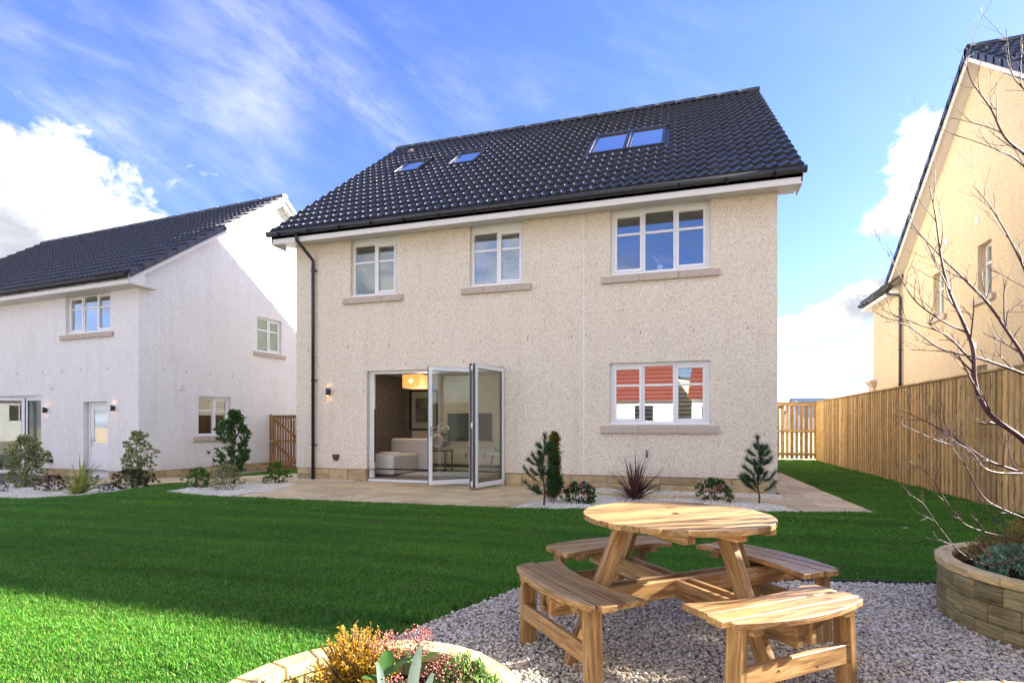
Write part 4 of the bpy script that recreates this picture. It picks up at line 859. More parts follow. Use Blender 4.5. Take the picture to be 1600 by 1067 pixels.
for u in (.05, GWd-.05): board('gate_stile', (u, -.03, .02), (u, -.03, GH), .10, .045, M_gate, g2, (0, -1, 0))
for z in (.12, .97, GH-.05): board('gate_rail', (.10, -.033, z), (GWd-.10, -.033, z), .10, .035, M_gate, g2, (0, -1, 0))
board('gate_brace', (.14, -.034, GH-.15), (GWd-.14, -.034, 1.05), .09, .03, M_gate, g2, (0, -1, 0)); board('gate_brace', (.14, -.034, .90), (GWd-.14, -.034, .20), .09, .03, M_gate, g2, (0, -1, 0))
x = .14
while x < GWd-.08: board('gate_slat', (x, 0, .02), (x, 0, GH-.03), .075, .02, M_gate, g2, (0, -1, 0)); x += .105
for z in (.2, GH-.14): MB().box(GWd-.35, GWd+.02, -.056, -.052, z-.018, z+.018).build('strap_hinge', M_metal, g2)
MB().box(-.02, .12, -.09, -.055, .95, .99).build('latch', M_metal, g2)
board('gate_post', (-.08, 0, 0), (-.08, 0, GH+.03), .1, .1, M_gate, g2, (0, -1, 0)); board('gate_post', (GWd+.08, 0, 0), (GWd+.08, 0, GH+.03), .1, .1, M_gate, g2, (0, -1, 0))
sf = thing('timber_fence', 'short brown timber fence hidden behind the corner of the cream house', 'fence', (-11.65, 15.2, -.27))
for k in range(30): board('fence_board', (.06+k*.11, 0, .0), (.06+k*.11, 0, 1.84), .1, .02, M_gate, sf, (0, -1, 0))
for i, (x, y) in enumerate([(-8.20, 6.36), (-3.66, 6.10)]):
    o = thing('drain_cover', ['pale grey drain cover in the lawn nearest the white house', 'small dark drain cover in the lawn in front of the folding doors'][i], 'drain cover', (x, y, gz(x)+.002))
    MB().box(-.13, .13, -.11, .11, -.02, .022).build('cover', M_grey if i == 0 else M_dark, o)
    for k in range(4): MB().box(-.10, .10, -.08+k*.045, -.065+k*.045, .0225, .025).build('rib', M_dark, o)
# ------------------------------------------------------------------ round picnic table with four attached benches
TX, TY, TA = -.03, 3.14, R(41)
tb = thing('picnic_table', 'round wooden picnic table with four attached curved benches on the pale gravel', 'picnic table', (TX, TY, 0), TA)
RT_ = .50; n = 12; pw = 2*RT_/n
for k in range(n):
    y0, y1 = -RT_+k*pw+.003, -RT_+(k+1)*pw-.003; pts = []; m_ = 7
    yc = (y0+y1)/2
    for i in range(m_+1): y = y0+(y1-y0)*i/m_; pts.append((sqrt(max(1e-5, RT_*RT_-y*y)), y-yc))
    for i in range(m_, -1, -1): y = y0+(y1-y0)*i/m_; pts.append((-sqrt(max(1e-5, RT_*RT_-y*y)), y-yc))
    if k in (5, 6):
        pts2 = []; hr = .02
    me = MB().prism(pts, -.014, .014).mesh('table_plank', M_table)
    bev(me, .002); put('table_plank', me, tb, loc=(0, yc, .706+random.uniform(-.0015, .0015)))
MB().lathe([(.001, 0), (.020, 0)], (0, .0, .7225), 16).build('parasol_hole', M_dark, tb)
for s in (-.26, .0, .26): board('table_batten', (s, -.46 if s == 0 else -.40, .672), (s, .46 if s == 0 else .40, .672), .07, .038, M_table, tb)
for d in range(4):
    a = d*pi/2; u = Vector((cos(a), sin(a), 0)); v = Vector((-sin(a), cos(a), 0))
    # slanted leg
    p1 = u*.36+Vector((0, 0, .655)); p0 = u*.66+Vector((0, 0, .0)); off = v*(.0 if d % 2 == 0 else 0)
    board('table_leg', p0+off, p1+off, .085, .042, M_table, tb, tuple(v))
    bx = [0]
# cross beams: a pair of boards each way, sandwiching the legs
for a, dz in ((0, 0), (pi/2, .0)):
    u = Vector((cos(a), sin(a), 0)); v = Vector((-sin(a), cos(a), 0))
    for s in (-1, 1):
        if a == 0: board('cross_beam', -u*.80+v*s*.042+Vector((0, 0, .335)), u*.80+v*s*.042+Vector((0, 0, .335)), .095, .03, M_table, tb, tuple(v))
        else:
            for e in (-1, 1): board('cross_beam', u*e*.06+v*s*.042+Vector((0, 0, .335)), u*e*.80+v*s*.042+Vector((0, 0, .335)), .095, .03, M_table, tb, tuple(v))
for d in range(4):
    a = d*pi/2; u = Vector((cos(a), sin(a), 0)); v = Vector((-sin(a), cos(a), 0))
    # bolts
    for q in (.47, .53): MB().tube([tuple(u*q-v*.064+Vector((0, 0, .335+(q-.5)*.5))), tuple(u*q+v*.064+Vector((0, 0, .335+(q-.5)*.5)))], .007, 8).build('bolt', M_metal, tb)
    # bench seat planks: x along v, y along u
    Mb = Matrix((v*-1, u, Vector((0, 0, 1)))).transposed().to_4x4()
    HL = .41
    def rin(t): return .565-.42*t*t
    def rout(t): return .845-.44*t*t
    bands = [(rin, lambda t: .652), (lambda t: .661, lambda t: .744), (lambda t: .753, rout)]
    hls = [HL-.015, HL, HL-.03]
    for (f0, f1), hl in zip(bands, hls):
        m_ = 14; ts = [-hl+2*hl*i/m_ for i in range(m_+1)]; yc = .7
        pts = [(t_, f0(t_)-yc) for t_ in ts]+[(t_, max(f1(t_), f0(t_)+.022)-yc) for t_ in reversed(ts)]
        # round the plank corners a little
        me = MB().prism(pts, -.014, .014).mesh('seat_plank', M_table); bev(me, .003)
        put('seat_plank', me, tb, mw=Mb @ Matrix.Translation((0, yc, .418)))
    for s in (-.27, .27): board('seat_batten', Mb @ Vector((s, .53, .388)), Mb @ Vector((s, .80, .388)), .06, .03, M_table, tb)
    # curved gusset between beams and seat
    for s in (-.0,):
        me = MB().prism([(-.17, -.0), (.17, 0), (.15, -.03), (.06, -.075), (-.06, -.075), (-.15, -.03)], -.015, .015).mesh('gusset', M_table)
        put('gusset', me, tb, mw=Mb @ Matrix.Translation((0, .815-.05, .402)) @ Euler((pi/2, 0, 0)).to_matrix().to_4x4())
    for s in (-1, 1):
        p = Mb @ Vector((s*.335, .735, .0)); q = Mb @ Vector((s*.315, .735, .403)); o = board('bench_leg', p, q, .085, .036, M_table, tb, tuple(v))
    board('bench_stretcher', Mb @ Vector((-.315, .760, .20)), Mb @ Vector((.315, .760, .20)), .085, .026, M_table, tb, tuple(u))
    for s in (-.1, .13): MB().tube([tuple(Mb @ Vector((s, .748, .19+s*.1))), tuple(Mb @ Vector((s, .7745, .19+s*.1)))], .005, 6).build('bolt', M_dark, tb)
# ------------------------------------------------------------------ round planters
def block_mesh(r0, r1, da, h, mat, b=.004):
    a0, a1 = -da/2, da/2; rm = (r0+r1)/2
    pts = [(-r1*sin(da/2), r1*cos(da/2)-rm), (-r0*sin(da/2), r0*cos(da/2)-rm), (r0*sin(da/2), r0*cos(da/2)-rm), (r1*sin(da/2), r1*cos(da/2)-rm)]
    return bev(MB().prism(pts, 0, h).mesh('timber_block', mat), b)
def planter(x, y, Rr, N, ncap, label, rot=0, th=.085, group=None):
    p = thing('round_planter', label, 'planter', (x, y, 0), rot); g = .0022/Rr
    hs = [0, .108, .216]; bm_ = block_mesh(Rr-th+.012, Rr-.008, 2*pi/N-g, .105, M_sleeper); rm = (Rr-th+.012+Rr-.008)/2; rng = random.Random(int(x*100))
    for c, z in enumerate(hs):
        for k in range(N):
            a = 2*pi*(k+(c % 2)*.5)/N+rng.uniform(-.002, .002); rr = rm+rng.uniform(-.002, .003)
            put('timber_block', bm_, p, loc=(rr*sin(a), rr*cos(a), z), rot=(0, 0, -a))
    cm = block_mesh(Rr-th, Rr+.008, 2*pi/ncap-g*.6, .046, M_cap, .006); rm = (Rr-th+Rr+.008)/2
    cm.name = 'cap_block'
    for k in range(ncap):
        a = 2*pi*(k+.3)/ncap; put('cap_block', cm, p, loc=(rm*sin(a), rm*cos(a), .325+rng.uniform(0, .003)), rot=(0, 0, -a))
    m = MB(); n = 40; rng = random.Random(3); rs = [0, .3, .6, .85, 1.0]; vs = [(0, 0, .31)]
    for r in rs[1:]:
        for k in range(n): a = 2*pi*k/n; vs.append((r*(Rr-th+.014)*cos(a), r*(Rr-th+.014)*sin(a), .30-.03*r+rng.uniform(-.012, .012)))
    fs = [(0, 1+k, 1+(k+1) % n) for k in range(n)]
    for q in range(len(rs)-2): fs += [(1+q*n+k, 1+(q+1)*n+k, 1+(q+1)*n+(k+1) % n, 1+q*n+(k+1) % n) for k in range(n)]
    m.add(vs, fs, True); m.build('soil', M_soil, p); return p
planter(2.35, 4.03, .80, 30, 26, 'largest round timber planter in the shade at the right, with the bare tree in it', .1)
planter(-.91, 1.45, .49, 20, 22, 'round timber planter at the bottom left filled with yellow and red shrubs', .05)
planter(1.08, 1.69, .50, 20, 22, 'round timber planter of which only the pale rim shows at the bottom right', .12)
# ------------------------------------------------------------------ plants
def leaf_quads(mb, p, d, L, Wd, up=None, fold=.25):
    """one pointed leaf of four triangles from p along d"""
    d = Vector(d).normalized(); s = d.cross(up or Vector((random.uniform(-1, 1), random.uniform(-1, 1), 1))); s = s.normalized() if s.length > 1e-4 else d.orthogonal().normalized(); n = s.cross(d)
    a = Vector(p); b = a+d*L*.45+s*Wd/2+n*fold*Wd; c = a+d*L; e = a+d*L*.45-s*Wd/2+n*fold*Wd; m = a+d*L*.5
    k = len(mb.v); mb.v += [tuple(a), tuple(b), tuple(c), tuple(e), tuple(m)]; mb.f += [(k, k+1, k+4), (k+1, k+2, k+4), (k+2, k+3, k+4), (k+3, k, k+4)]; mb.sm += [False]*4
def rdir(rng, zmin=-1):
    while True:
        v = Vector((rng.uniform(-1, 1), rng.uniform(-1, 1), rng.uniform(zmin, 1)))
        if .1 < v.length < 1: return v.normalized()
def shrub(name, label, cat, x, y, z, h, r, mat, n, L, Wd, seed, shape='dome', stems=6, smat=None, fill=.45, up=.5, group=None, parts=None, zb=.0):
    """stems from the base with leaves on a ragged crown; leaves set in clusters so gaps show"""
    rng = random.Random(seed); random.seed(seed); t = thing(name, label, cat, (x, y, z), 0, group); st = MB(); lf = MB()
    def rad(f):
        if shape == 'dome': return r*sqrt(max(.04, 1-(f*.98)**2.2))*(.6+.4*min(1, f*4))
        if shape == 'column': return r*(min(1, .5+f*2.2))*(1-max(0, f-.72)/.30*.78)
        if shape == 'cone': return r*(1-.86*f)*(min(1, .6+f*3))
        return r*(.35+.65*f)
    cl = []
    nc = max(12, int(n*(1.15 if 'laurel' in name else 1.5)/9)); L *= 1.12; Wd *= 1.2
    for i in range(nc):
        f = rng.random()**.85; a = rng.uniform(0, 2*pi); rr = rad(f)*(fill+(1-fill)*rng.random()**.5)*(1+.22*sin(3*a+seed)+.15*sin(7*f*3+a))
        cl.append(Vector((rr*cos(a), rr*sin(a), zb+(h-zb)*f)))
    for k in range(stems):
        c = cl[rng.randrange(nc)]; m = Vector((c.x*.25, c.y*.25, c.z*.5)); st.tube([(rng.uniform(-.02, .02), rng.uniform(-.02, .02), -.02), m, c], [.010*h+.003, .006*h+.002, .002], 5)
    for c in cl:
        b = Vector((c.x*.55, c.y*.55, max(0, c.z-.1*h)))
        if rng.random() < .5: st.tube([b, c], [.003, .0015], 4, cap=False)
        out = (c-b).normalized() if (c-b).length > .001 else Vector((0, 0, 1))
        for q in range(9):
            d = (rdir(rng)*.9+out*.7+Vector((0, 0, up))).normalized(); p = c+rdir(rng)*L*.6*rng.random(); s = rng.uniform(.7, 1.2); leaf_quads(lf, p, d, L*s, Wd*s)
    st.build('stems', smat or M_bark2, t); tag(lf.build('leaves', mat, t), kind='stuff'); return t
M_lv_dark = leafmat('laurel_leaf', (.022, .065, .014), (.05, .125, .028), (.12, .22, .055), .25, .3)
M_lv_bright = leafmat('bright_leaf', (.04, .12, .012), (.09, .20, .02), (.20, .28, .05), .35)
M_lv_vari = leafmat('variegated_leaf', (.14, .19, .06), (.30, .34, .13), (.66, .63, .36), .35)
M_lv_red = leafmat('purple_leaf', (.055, .014, .016), (.10, .03, .03), (.16, .07, .04), .25)
M_lv_mix = leafmat('dark_mixed_leaf', (.015, .045, .015), (.035, .08, .02), (.13, .05, .035), .2)
M_lv_grey = leafmat('grey_leaf', (.06, .09, .08), (.10, .14, .13), (.15, .18, .17), .2)
M_lv_pinkg = leafmat('pink_variegated_leaf', (.12, .17, .07), (.32, .32, .17), (.55, .35, .26), .35)
M_needle = leafmat('pine_needle', (.018, .07, .028), (.045, .13, .05), (.09, .19, .08), .2)
M_conif = leafmat('golden_conifer_leaf', (.05, .075, .008), (.13, .14, .015), (.26, .20, .03), .3)
M_yel = leafmat('yellow_conifer_leaf', (.45, .27, .012), (.80, .50, .03), (.90, .64, .12), .45)
M_yelg = leafmat('yellow_green_leaf', (.20, .22, .015), (.45, .40, .03), (.62, .50, .06), .4)
M_rust = leafmat('rusty_conifer_leaf', (.16, .15, .015), (.38, .27, .03), (.50, .33, .06), .3)
M_red = leafmat('red_bud', (.30, .07, .07), (.46, .14, .13), (.60, .26, .22), .2)
M_hebe = leafmat('pale_green_leaf', (.10, .20, .04), (.22, .36, .09), (.42, .52, .24), .35)
M_jun = leafmat('blue_green_leaf', (.10, .20, .11), (.18, .32, .19), (.30, .44, .28), .25)
M_broad = leafmat('glossy_broad_leaf', (.03, .085, .02), (.055, .14, .025), (.09, .2, .04), .2, .22)
M_blade = leafmat('silver_blade_leaf', (.12, .19, .13), (.22, .30, .22), (.5, .55, .45), .25, .25)
M_strapy = leafmat('striped_strap_leaf', (.16, .24, .03), (.36, .40, .09), (.60, .58, .22), .3)
M_strapp = leafmat('purple_strap_leaf', (.05, .022, .024), (.11, .05, .05), (.20, .11, .09), .2)
M_petal = leafmat('pink_petal', (.42, .08, .20), (.62, .20, .34), (.75, .42, .5), .3)
def strap(name, label, x, y, z, mat, n, L, Wd, seed, droop=.5):
    rng = random.Random(seed); t = thing(name, label, 'plant', (x, y, z)); 
    for k in range(n):
        a = rng.uniform(0, 2*pi); el = rng.uniform(.25, 1.45); l = L*rng.uniform(.6, 1.1); m = MB(); pts = []; p = Vector((rng.uniform(-.03, .03), rng.uniform(-.03, .03), 0)); d = Vector((cos(a)*cos(el), sin(a)*cos(el), sin(el)))
        ns = 7; s = Vector((-sin(a), cos(a), 0)); w = Wd*rng.uniform(.7, 1.1)
        for i in range(ns+1):
            f = i/ns; ww = w*(1-f**2.2)*.5+.0005; m.v += [tuple(p+s*ww), tuple(p-Vector((0, 0, ww*.5))), tuple(p-s*ww)]
            p = p+d*l/ns; d = (d+Vector((0, 0, -droop*(1.2-el*.45)*f*.55))).normalized()
        for i in range(ns):
            b = 3*i; m.f += [(b, b+3, b+4, b+1), (b+1, b+4, b+5, b+2)]; m.sm += [True, True]
        m.build('strap_leaf', mat, t)
    return t
def pine(label, x, y, z, h, seed, spread=.28):
    rng = random.Random(seed); t = thing('pine_sapling', label, 'pine', (x, y, z)); st = MB(); lf = MB()
    tr = [Vector((0, 0, -.02))]; 
    for i in range(1, 8): tr.append(Vector((.02*sin(i*1.3+seed), .02*cos(i*1.7), h*i/7*.93)))
    st.tube(tr, [.016-.0015*i for i in range(8)], 7)
    tips = []
    for i in range(2, 8):
        base = tr[i-1].lerp(tr[i], .3) if i < 7 else tr[6]
        nb = 5 if i < 6 else 3; f = i/7
        for k in range(nb):
            a = rng.uniform(0, 2*pi); l = spread*(1.25-f)*rng.uniform(.6, 1.1)+.03; d = Vector((cos(a), sin(a), rng.uniform(.15, .7))).normalized(); e = base+d*l*.6; g = e+(d+Vector((0, 0, .7))).normalized()*l*.5
            st.tube([base, e, g], [.006, .004, .003], 5); tips.append((base.lerp(e, .45), g, e))
    tips.append((tr[6], tr[7]+Vector((0, 0, .07)), tr[7])); tips.append((tr[4], tr[6], tr[5]))
    for a_, g, e in tips:
        for q in range(190):
            f = rng.random()**.7; p = a_.lerp(e, f*2) if f < .5 else e.lerp(g, f*2-1); ax = (g-a_).normalized()
            d = (rdir(rng)*.75+ax*.8+Vector((0, 0, .15))).normalized(); L = rng.uniform(.07, .125); s = d.orthogonal().normalized()*.0021; k = len(lf.v)
            tip = p+d*L; lf.v += [tuple(p+s), tuple(p-s), tuple(tip)]; lf.f.append((k, k+1, k+2)); lf.sm.append(False)
            s2 = d.cross(s).normalized()*.0021; k = len(lf.v); lf.v += [tuple(p+s2), tuple(p-s2), tuple(tip)]; lf.f.append((k, k+1, k+2)); lf.sm.append(False)
    st.build('stems', M_bark2, t); tag(lf.build('needles', M_needle, t), kind='stuff'); return t
def feathery(name, label, x, y, z, h, r, mat, seed, n=60, shape='bush', dens=1.0):
    """sprays of tiny scale leaves along branching twigs (thuja like)"""
    rng = random.Random(seed); random.seed(seed); t = thing(name, label, 'shrub', (x, y, z)); st = MB(); lf = MB()
    for k in range(n):
        a = rng.uniform(0, 2*pi); q = rng.random()**.5; tip = Vector((r*q*cos(a), r*q*sin(a), h*(1-.55*q*q)*rng.uniform(.72, 1.0)))
        if shape == 'column': f = rng.random(); tip = Vector((r*(1-.86*f)*q*cos(a), r*(1-.86*f)*q*sin(a), h*(.15+.85*f)))
        b = Vector((tip.x*.25, tip.y*.25, tip.z*.25)) if shape != 'column' else Vector((tip.x*.2, tip.y*.2, max(0, tip.z-.16*h)))
        mid = b.lerp(tip, .5)+Vector((rng.uniform(-.01, .01), rng.uniform(-.01, .01), .0)); st.tube([b, mid, tip], [.004, .0025, .001], 4, cap=False)
        ax = (tip-b).normalized()
        for j in range(int(16*dens)):
            f = .25+.75*rng.random(); p = b.lerp(tip, f); d = (rdir(rng)+ax*1.0).normalized(); L = h*.13*(1.25-f)*rng.uniform(.6, 1.2)
            for i in range(5):
                pp = p+d*L*i/5; dd = (d+rdir(rng)*.8).normalized(); leaf_quads(lf, pp, dd, L*.30+.003, L*.10+.0016, fold=.1)
            leaf_quads(lf, p, d, L*1.1, .004, fold=.1)
    st.build('stems', M_bark2, t); tag(lf.build('leaves', mat, t), kind='stuff'); return t
# beds along the white house
shrub('variegated_shrub', 'tall pale variegated shrub at the left edge in front of the glass doors', 'shrub', -14.2, 8.7, -.21, 1.15, .36, M_lv_vari, 2300, .06, .026, 11, 'column', fill=.25)
shrub('variegated_shrub', 'tall pale variegated shrub in front of the corner of the white house', 'shrub', -11.75, 9.45, -.18, 1.22, .30, M_lv_vari, 1900, .055, .026, 12, 'column', fill=.25)
shrub('purple_shrub', 'low dark purple shrub between the left variegated shrub and the striped strap plant', 'shrub', -12.75, 8.35, -.2, .34, .32, M_lv_red, 650, .035, .02, 13)
strap('strap_plant', 'arching yellow striped strap leaved plant in front of the white back door', -11.15, 7.75, -.15, M_strapy, 60, .80, .05, 14, .75)
shrub('grey_shrub', 'small blue grey mound at the left edge of the chipping bed', 'shrub', -13.75, 7.95, -.2, .22, .2, M_lv_grey, 420, .025, .012, 15)
shrub('grey_shrub', 'small blue grey mound right of the striped strap plant', 'shrub', -10.92, 8.15, -.13, .17, .15, M_lv_grey, 320, .025, .012, 16)
shrub('mixed_shrub', 'low dark green and red shrub spreading at the foot of the white wall', 'shrub', -11.05, 8.75, -.13, .40, .42, M_lv_mix, 1100, .04, .024, 17)
shrub('green_shrub', 'small blue green tuft behind the striped strap plant', 'shrub', -12.3, 8.9, -.19, .28, .2, M_lv_grey, 300, .03, .015, 18)
# middle bed
shrub('laurel_tree', 'upright dark green laurel tree in front of the brown gate', 'tree', -8.62, 9.0, 0, 1.46, .28, M_lv_dark, 1900, .075, .036, 21, 'column', fill=.3, zb=.22)
shrub('green_shrub', 'small bright green shrub at the left of the middle chipping bed', 'shrub', -8.85, 8.35, 0, .36, .24, M_lv_bright, 600, .05, .02, 22)
shrub('pink_shrub', 'small pinkish variegated shrub behind the bright green one', 'shrub', -8.78, 8.9, 0, .48, .28, M_lv_pinkg, 700, .035, .014, 23)
shrub('variegated_shrub', 'round pale variegated shrub left of the laurel stem', 'shrub', -8.05, 8.2, 0, .46, .30, M_lv_vari, 950, .035, .013, 24)
shrub('green_shrub', 'small bright green shrub alone near the downpipe end of the middle bed', 'shrub', -8.0, 9.45, 0, .40, .24, M_lv_bright, 420, .06, .024, 25, fill=.3)
# right bed
pine('bushy pine sapling left of the dark golden conifer', -1.95, 7.94, 0, 1.05, 31, .38)
feathery('golden_conifer', 'narrow dark golden conifer behind the left pine sapling', -1.88, 8.35, 0, 1.10, .16, M_conif, 32, 170, 'column', 1.5)
pine('tall pine sapling at the right end of the bed by the house corner', 1.12, 9.1, 0, 1.02, 33, .38)
def azalea(label, x, y, seed, s=1):
    t = shrub('azalea', label, 'plant', x, y, 0, .30*s, .27*s, M_lv_dark, 420, .06, .028, seed, group=None)
    rng = random.Random(seed); m = MB()
    for k in range(34):
        a = rng.uniform(0, 2*pi); q = rng.uniform(.3, 1); c = Vector((.25*s*q*cos(a)-.0, .25*s*q*sin(a)-.05, .14+.18*rng.random()))
        for j in range(7): leaf_quads(m, c, (rdir(rng)+Vector((0, -.3, .5))).normalized(), .028, .024, fold=.3)
    tag(m.build('flowers', M_petal, t), kind='stuff')
azalea('pink flowered azalea beside the left pine sapling', -1.50, 8.45, 41)
azalea('pink flowered azalea between the purple strap plant and the right pine', .50, 9.22, 42, 1.1)
strap('strap_plant', 'spiky dark purple strap leaved plant behind the table', -.72, 9.1, 0, M_strapp, 110, .80, .03, 43, .62)
# left planter
feathery('yellow_conifer', 'bright yellow feathery conifer in the bottom left planter', -1.02, 1.58, .30, .26, .17, M_yel, 51, 170, 'bush', 1.1)
feathery('yellow_green_conifer', 'yellow green feathery foliage at the left foot of the bright yellow conifer', -1.08, 1.42, .29, .16, .17, M_yelg, 52, 120, 'bush', 1.1)
def skimmia(label, x, y, z, seed, heads):
    t = thing('skimmia', label, 'plant', (x, y, z)); rng = random.Random(seed); m = MB(); st = MB(); lf = MB()
    for (hx, hy, hz, hr) in heads:
        h = MB(); c = Vector((hx, hy, hz))
        hr *= 1.2
        for k in range(300):
            p = c+rdir(rng)*hr*rng.random()**.4*Vector((1, 1, 1.15)).length/1.75
            p.z += 0; r = rng.uniform(.0022, .0036); h.lathe([(.0003, -r), (r, 0), (.0003, r)], p, 5)
        h.build('flower_head', M_red, t); st.tube([(hx*.5, hy*.5, -.05), (hx*.9, hy*.9, hz*.6), (hx, hy, hz)], [.005, .004, .003], 5)
        for k in range(7): a = rng.uniform(0, 2*pi); leaf_quads(lf, c-Vector((0, 0, hr*1.1)), Vector((cos(a), sin(a), .25)), .075, .028, fold=.12)
    st.build('stems', M_bark2, t); lf.build('leaves', M_broad, t)
skimmia('skimmia with dull red bud clusters in the bottom left planter', -.80, 1.55, .29, 61, [(-.12, .05, .19, .045), (-.03, .10, .20, .045), (.06, .0, .12, .05), (.13, .02, .15, .06), (.05, -.12, .08, .05), (-.02, -.08, .12, .04), (.18, -.08, .10, .04)])
def broadleaf(label, x, y, z, lst, mat, name='broad_leaved_plant'):
    t = thing(name, label, 'plant', (x, y, z)); 
    for (a, el, L, Wd, ox, oz) in lst:
        m = MB(); d = Vector((cos(a)*cos(el), sin(a)*cos(el), sin(el))); s = Vector((-sin(a), cos(a), 0)); p = Vector((ox, 0, oz)); ns = 8
        for i in range(ns+1):
            f = i/ns; ww = Wd*.5*(sin(pi*min(1, f*.93+.03))**.75)+.0012; m.v += [tuple(p+s*ww+Vector((0, 0, ww*.35))), tuple(p), tuple(p-s*ww+Vector((0, 0, ww*.35)))]
            p = p+d*L/ns; d = (d+Vector((0, 0, -.05))).normalized()
        for i in range(ns): b = 3*i; m.f += [(b, b+3, b+4, b+1), (b+1, b+4, b+5, b+2)]; m.sm += [True, True]
        m.build('leaf', mat, t)
broadleaf('glossy dark green broad leaves in the middle of the bottom left planter', -.86, 1.50, .40, [(2.1, .9, .085, .045, 0, .03), (.6, .75, .09, .04, 0, .03), (2.6, .35, .08, .036, 0, .0), (3.6, .5, .08, .04, 0, .01), (.0, .5, .07, .035, 0, 0)], M_broad)
broadleaf('long silvery green blades in front of the skimmia', -.80, 1.42, .36, [(1.5, 1.25, .20, .035, .05, .0), (3.3, .45, .20, .04, -.02, .02), (3.6, .15, .16, .038, -.05, .0), (1.2, 1.2, .15, .034, .08, -.02), (.2, .7, .11, .03, .08, -.02), (2.3, .8, .14, .02, -.02, .03)], M_blade, 'blade_leaved_plant')
shrub('hebe', 'small pale green hebe right of the skimmia', 'shrub', -.645, 1.60, .27, .19, .11, M_hebe, 900, .022, .011, 71, up=.9)
shrub('hebe', 'loose cream and green shrub at the right rim of the bottom left planter', 'shrub', -.50, 1.47, .26, .17, .12, M_lv_pinkg, 420, .034, .013, 72, fill=.3)
shrub('hebe', 'low pale green shoots at the front of the bottom left planter', 'shrub', -.70, 1.40, .27, .10, .12, M_hebe, 350, .024, .011, 73)
# right planter
feathery('rusty_conifer', 'rusty yellow feathery conifer in the large shaded planter', 2.16, 4.26, .28, .40, .34, M_rust, 81, 160, 'bush', 1.2)
feathery('rusty_conifer', 'yellow brown conifer at the far left rim inside the large shaded planter', 1.98, 4.29, .28, .27, .24, M_rust, 84, 150, 'bush', 1.3)
shrub('blue_green_shrub', 'blue green juniper mound at the front of the large shaded planter', 'shrub', 2.12, 3.86, .28, .28, .27, M_jun, 2400, .022, .008, 82, up=.9, fill=.6)
shrub('blue_green_shrub', 'small blue green tuft at the left inside the large shaded planter', 'shrub', 1.90, 3.99, .27, .21, .19, M_jun, 1700, .022, .008, 83, up=.9)

# ------------------------------------------------------------------ bare tree in the right planter
def wpt(px, py, d):
    t = (px-800)/863.; a = R(17.07); return Vector((d*(-sin(a)+t*cos(a)), d*(cos(a)+t*sin(a)), 1.2-d*(py-665)/863.))
tree = thing('bare_tree', 'bare winter tree with purple brown twigs leaning over the large planter', 'tree', (2.45, 4.0, .28))
TB = Vector((2.45, 4.0, .28)); rng = random.Random(91); NB = [0]
def spline(P, n=7):
    out = []; P = [Vector(p) for p in P]; Q = [P[0]*2-P[1]]+P+[P[-1]*2-P[-2]]
    for i in range(1, len(Q)-2):
        for k in range(n):
            t = k/n; a, b, c, d = Q[i-1], Q[i], Q[i+1], Q[i+2]
            out.append(.5*((2*b)+(c-a)*t+(2*a-5*b+4*c-d)*t*t+(3*b-a-3*c+d)*t**3))
    out.append(P[-1]); return out
twigs = MB()
def twig(p, d, L, r, depth):
    pts = [p]; n = 7; dd = d.copy(); bend = rdir(rng)*.10
    for i in range(n):
        dd = (dd+bend+rdir(rng)*.10+Vector((0, 0, .08))).normalized(); pts.append(pts[-1]+dd*L/n)
    rs = [r*(1-.62*i/n) for i in range(n+1)]; twigs.tube(pts, rs, 5 if depth else 6, cap=True)
    for i in range(2, n+1, 2): q = pts[i]; twigs.lathe([(.0003, -.006), (rs[i]*1.3+.0004, 0), (.0003, .006)], q, 5)
    if depth < 2:
        for k in range(rng.choice((2, 3, 3)) if depth == 0 else rng.choice((0, 1, 1))):
            i = rng.randrange(2, n); a = rdir(rng); s = (pts[i]-pts[i-1]).normalized(); nd = (s*.9+a*.75+Vector((-.1, 0, .15))).normalized(); twig(pts[i], nd, L*rng.uniform(.4, .65), rs[i]*.7, depth+1)
def limb(P, r0, r1, nt, tl=.3, conn=None):
    nt = int(nt*1.7)
    pts = spline(P); n = len(pts); rs = [(r0+(r1-r0)*i/(n-1)) for i in range(n)]
    rs = [x*.8 for x in rs]; m = MB().tube([p-TB for p in pts], rs, 8); m.build('limb', M_bark, tree)
    for k in range(nt):
        i = int(n*(.2+.78*(k+rng.random()*.6)/nt)); i = min(i, n-2); s = (pts[i+1]-pts[i]).normalized(); a = rdir(rng); d = (s*.95+a*.6+Vector((-.18, -.05, .18))).normalized(); twig(pts[i]-TB, d, tl*rng.uniform(.55, 1.15), rs[i]*.5+.0004, 0)
# trunk and main limbs (all start at the trunk, right of the frame)
base = [Vector((2.45, 4.0, .25)), Vector((2.46, 4.0, .6)), Vector((2.43, 3.98, .9))]
limb(base+[wpt(1735, 560, 3.2), wpt(1745, 400, 3.2), wpt(1735, 200, 3.2)], .032, .012, 5, .45)
limb([base[2], wpt(1640, 715, 3.1), wpt(1590, 680, 3.05), wpt(1545, 645, 3.0), wpt(1524, 600, 3.0), wpt(1520, 545, 3.0), wpt(1503, 500, 3.0), wpt(1482, 450, 3.0), wpt(1470, 400, 3.0), wpt(1462, 340, 3.0), wpt(1452, 290, 3.0)], .021, .0024, 7, .34)
limb([wpt(1510, 520, 3.0), wpt(1470, 500, 2.95), wpt(1430, 470, 2.95), wpt(1405, 430, 2.9), wpt(1385, 390, 2.9)], .006, .0016, 4, .2)
limb([wpt(1523, 570, 3.0), wpt(1480, 525, 3.0), wpt(1430, 505, 2.95), wpt(1376, 483, 2.9)], .007, .0015, 4, .22)
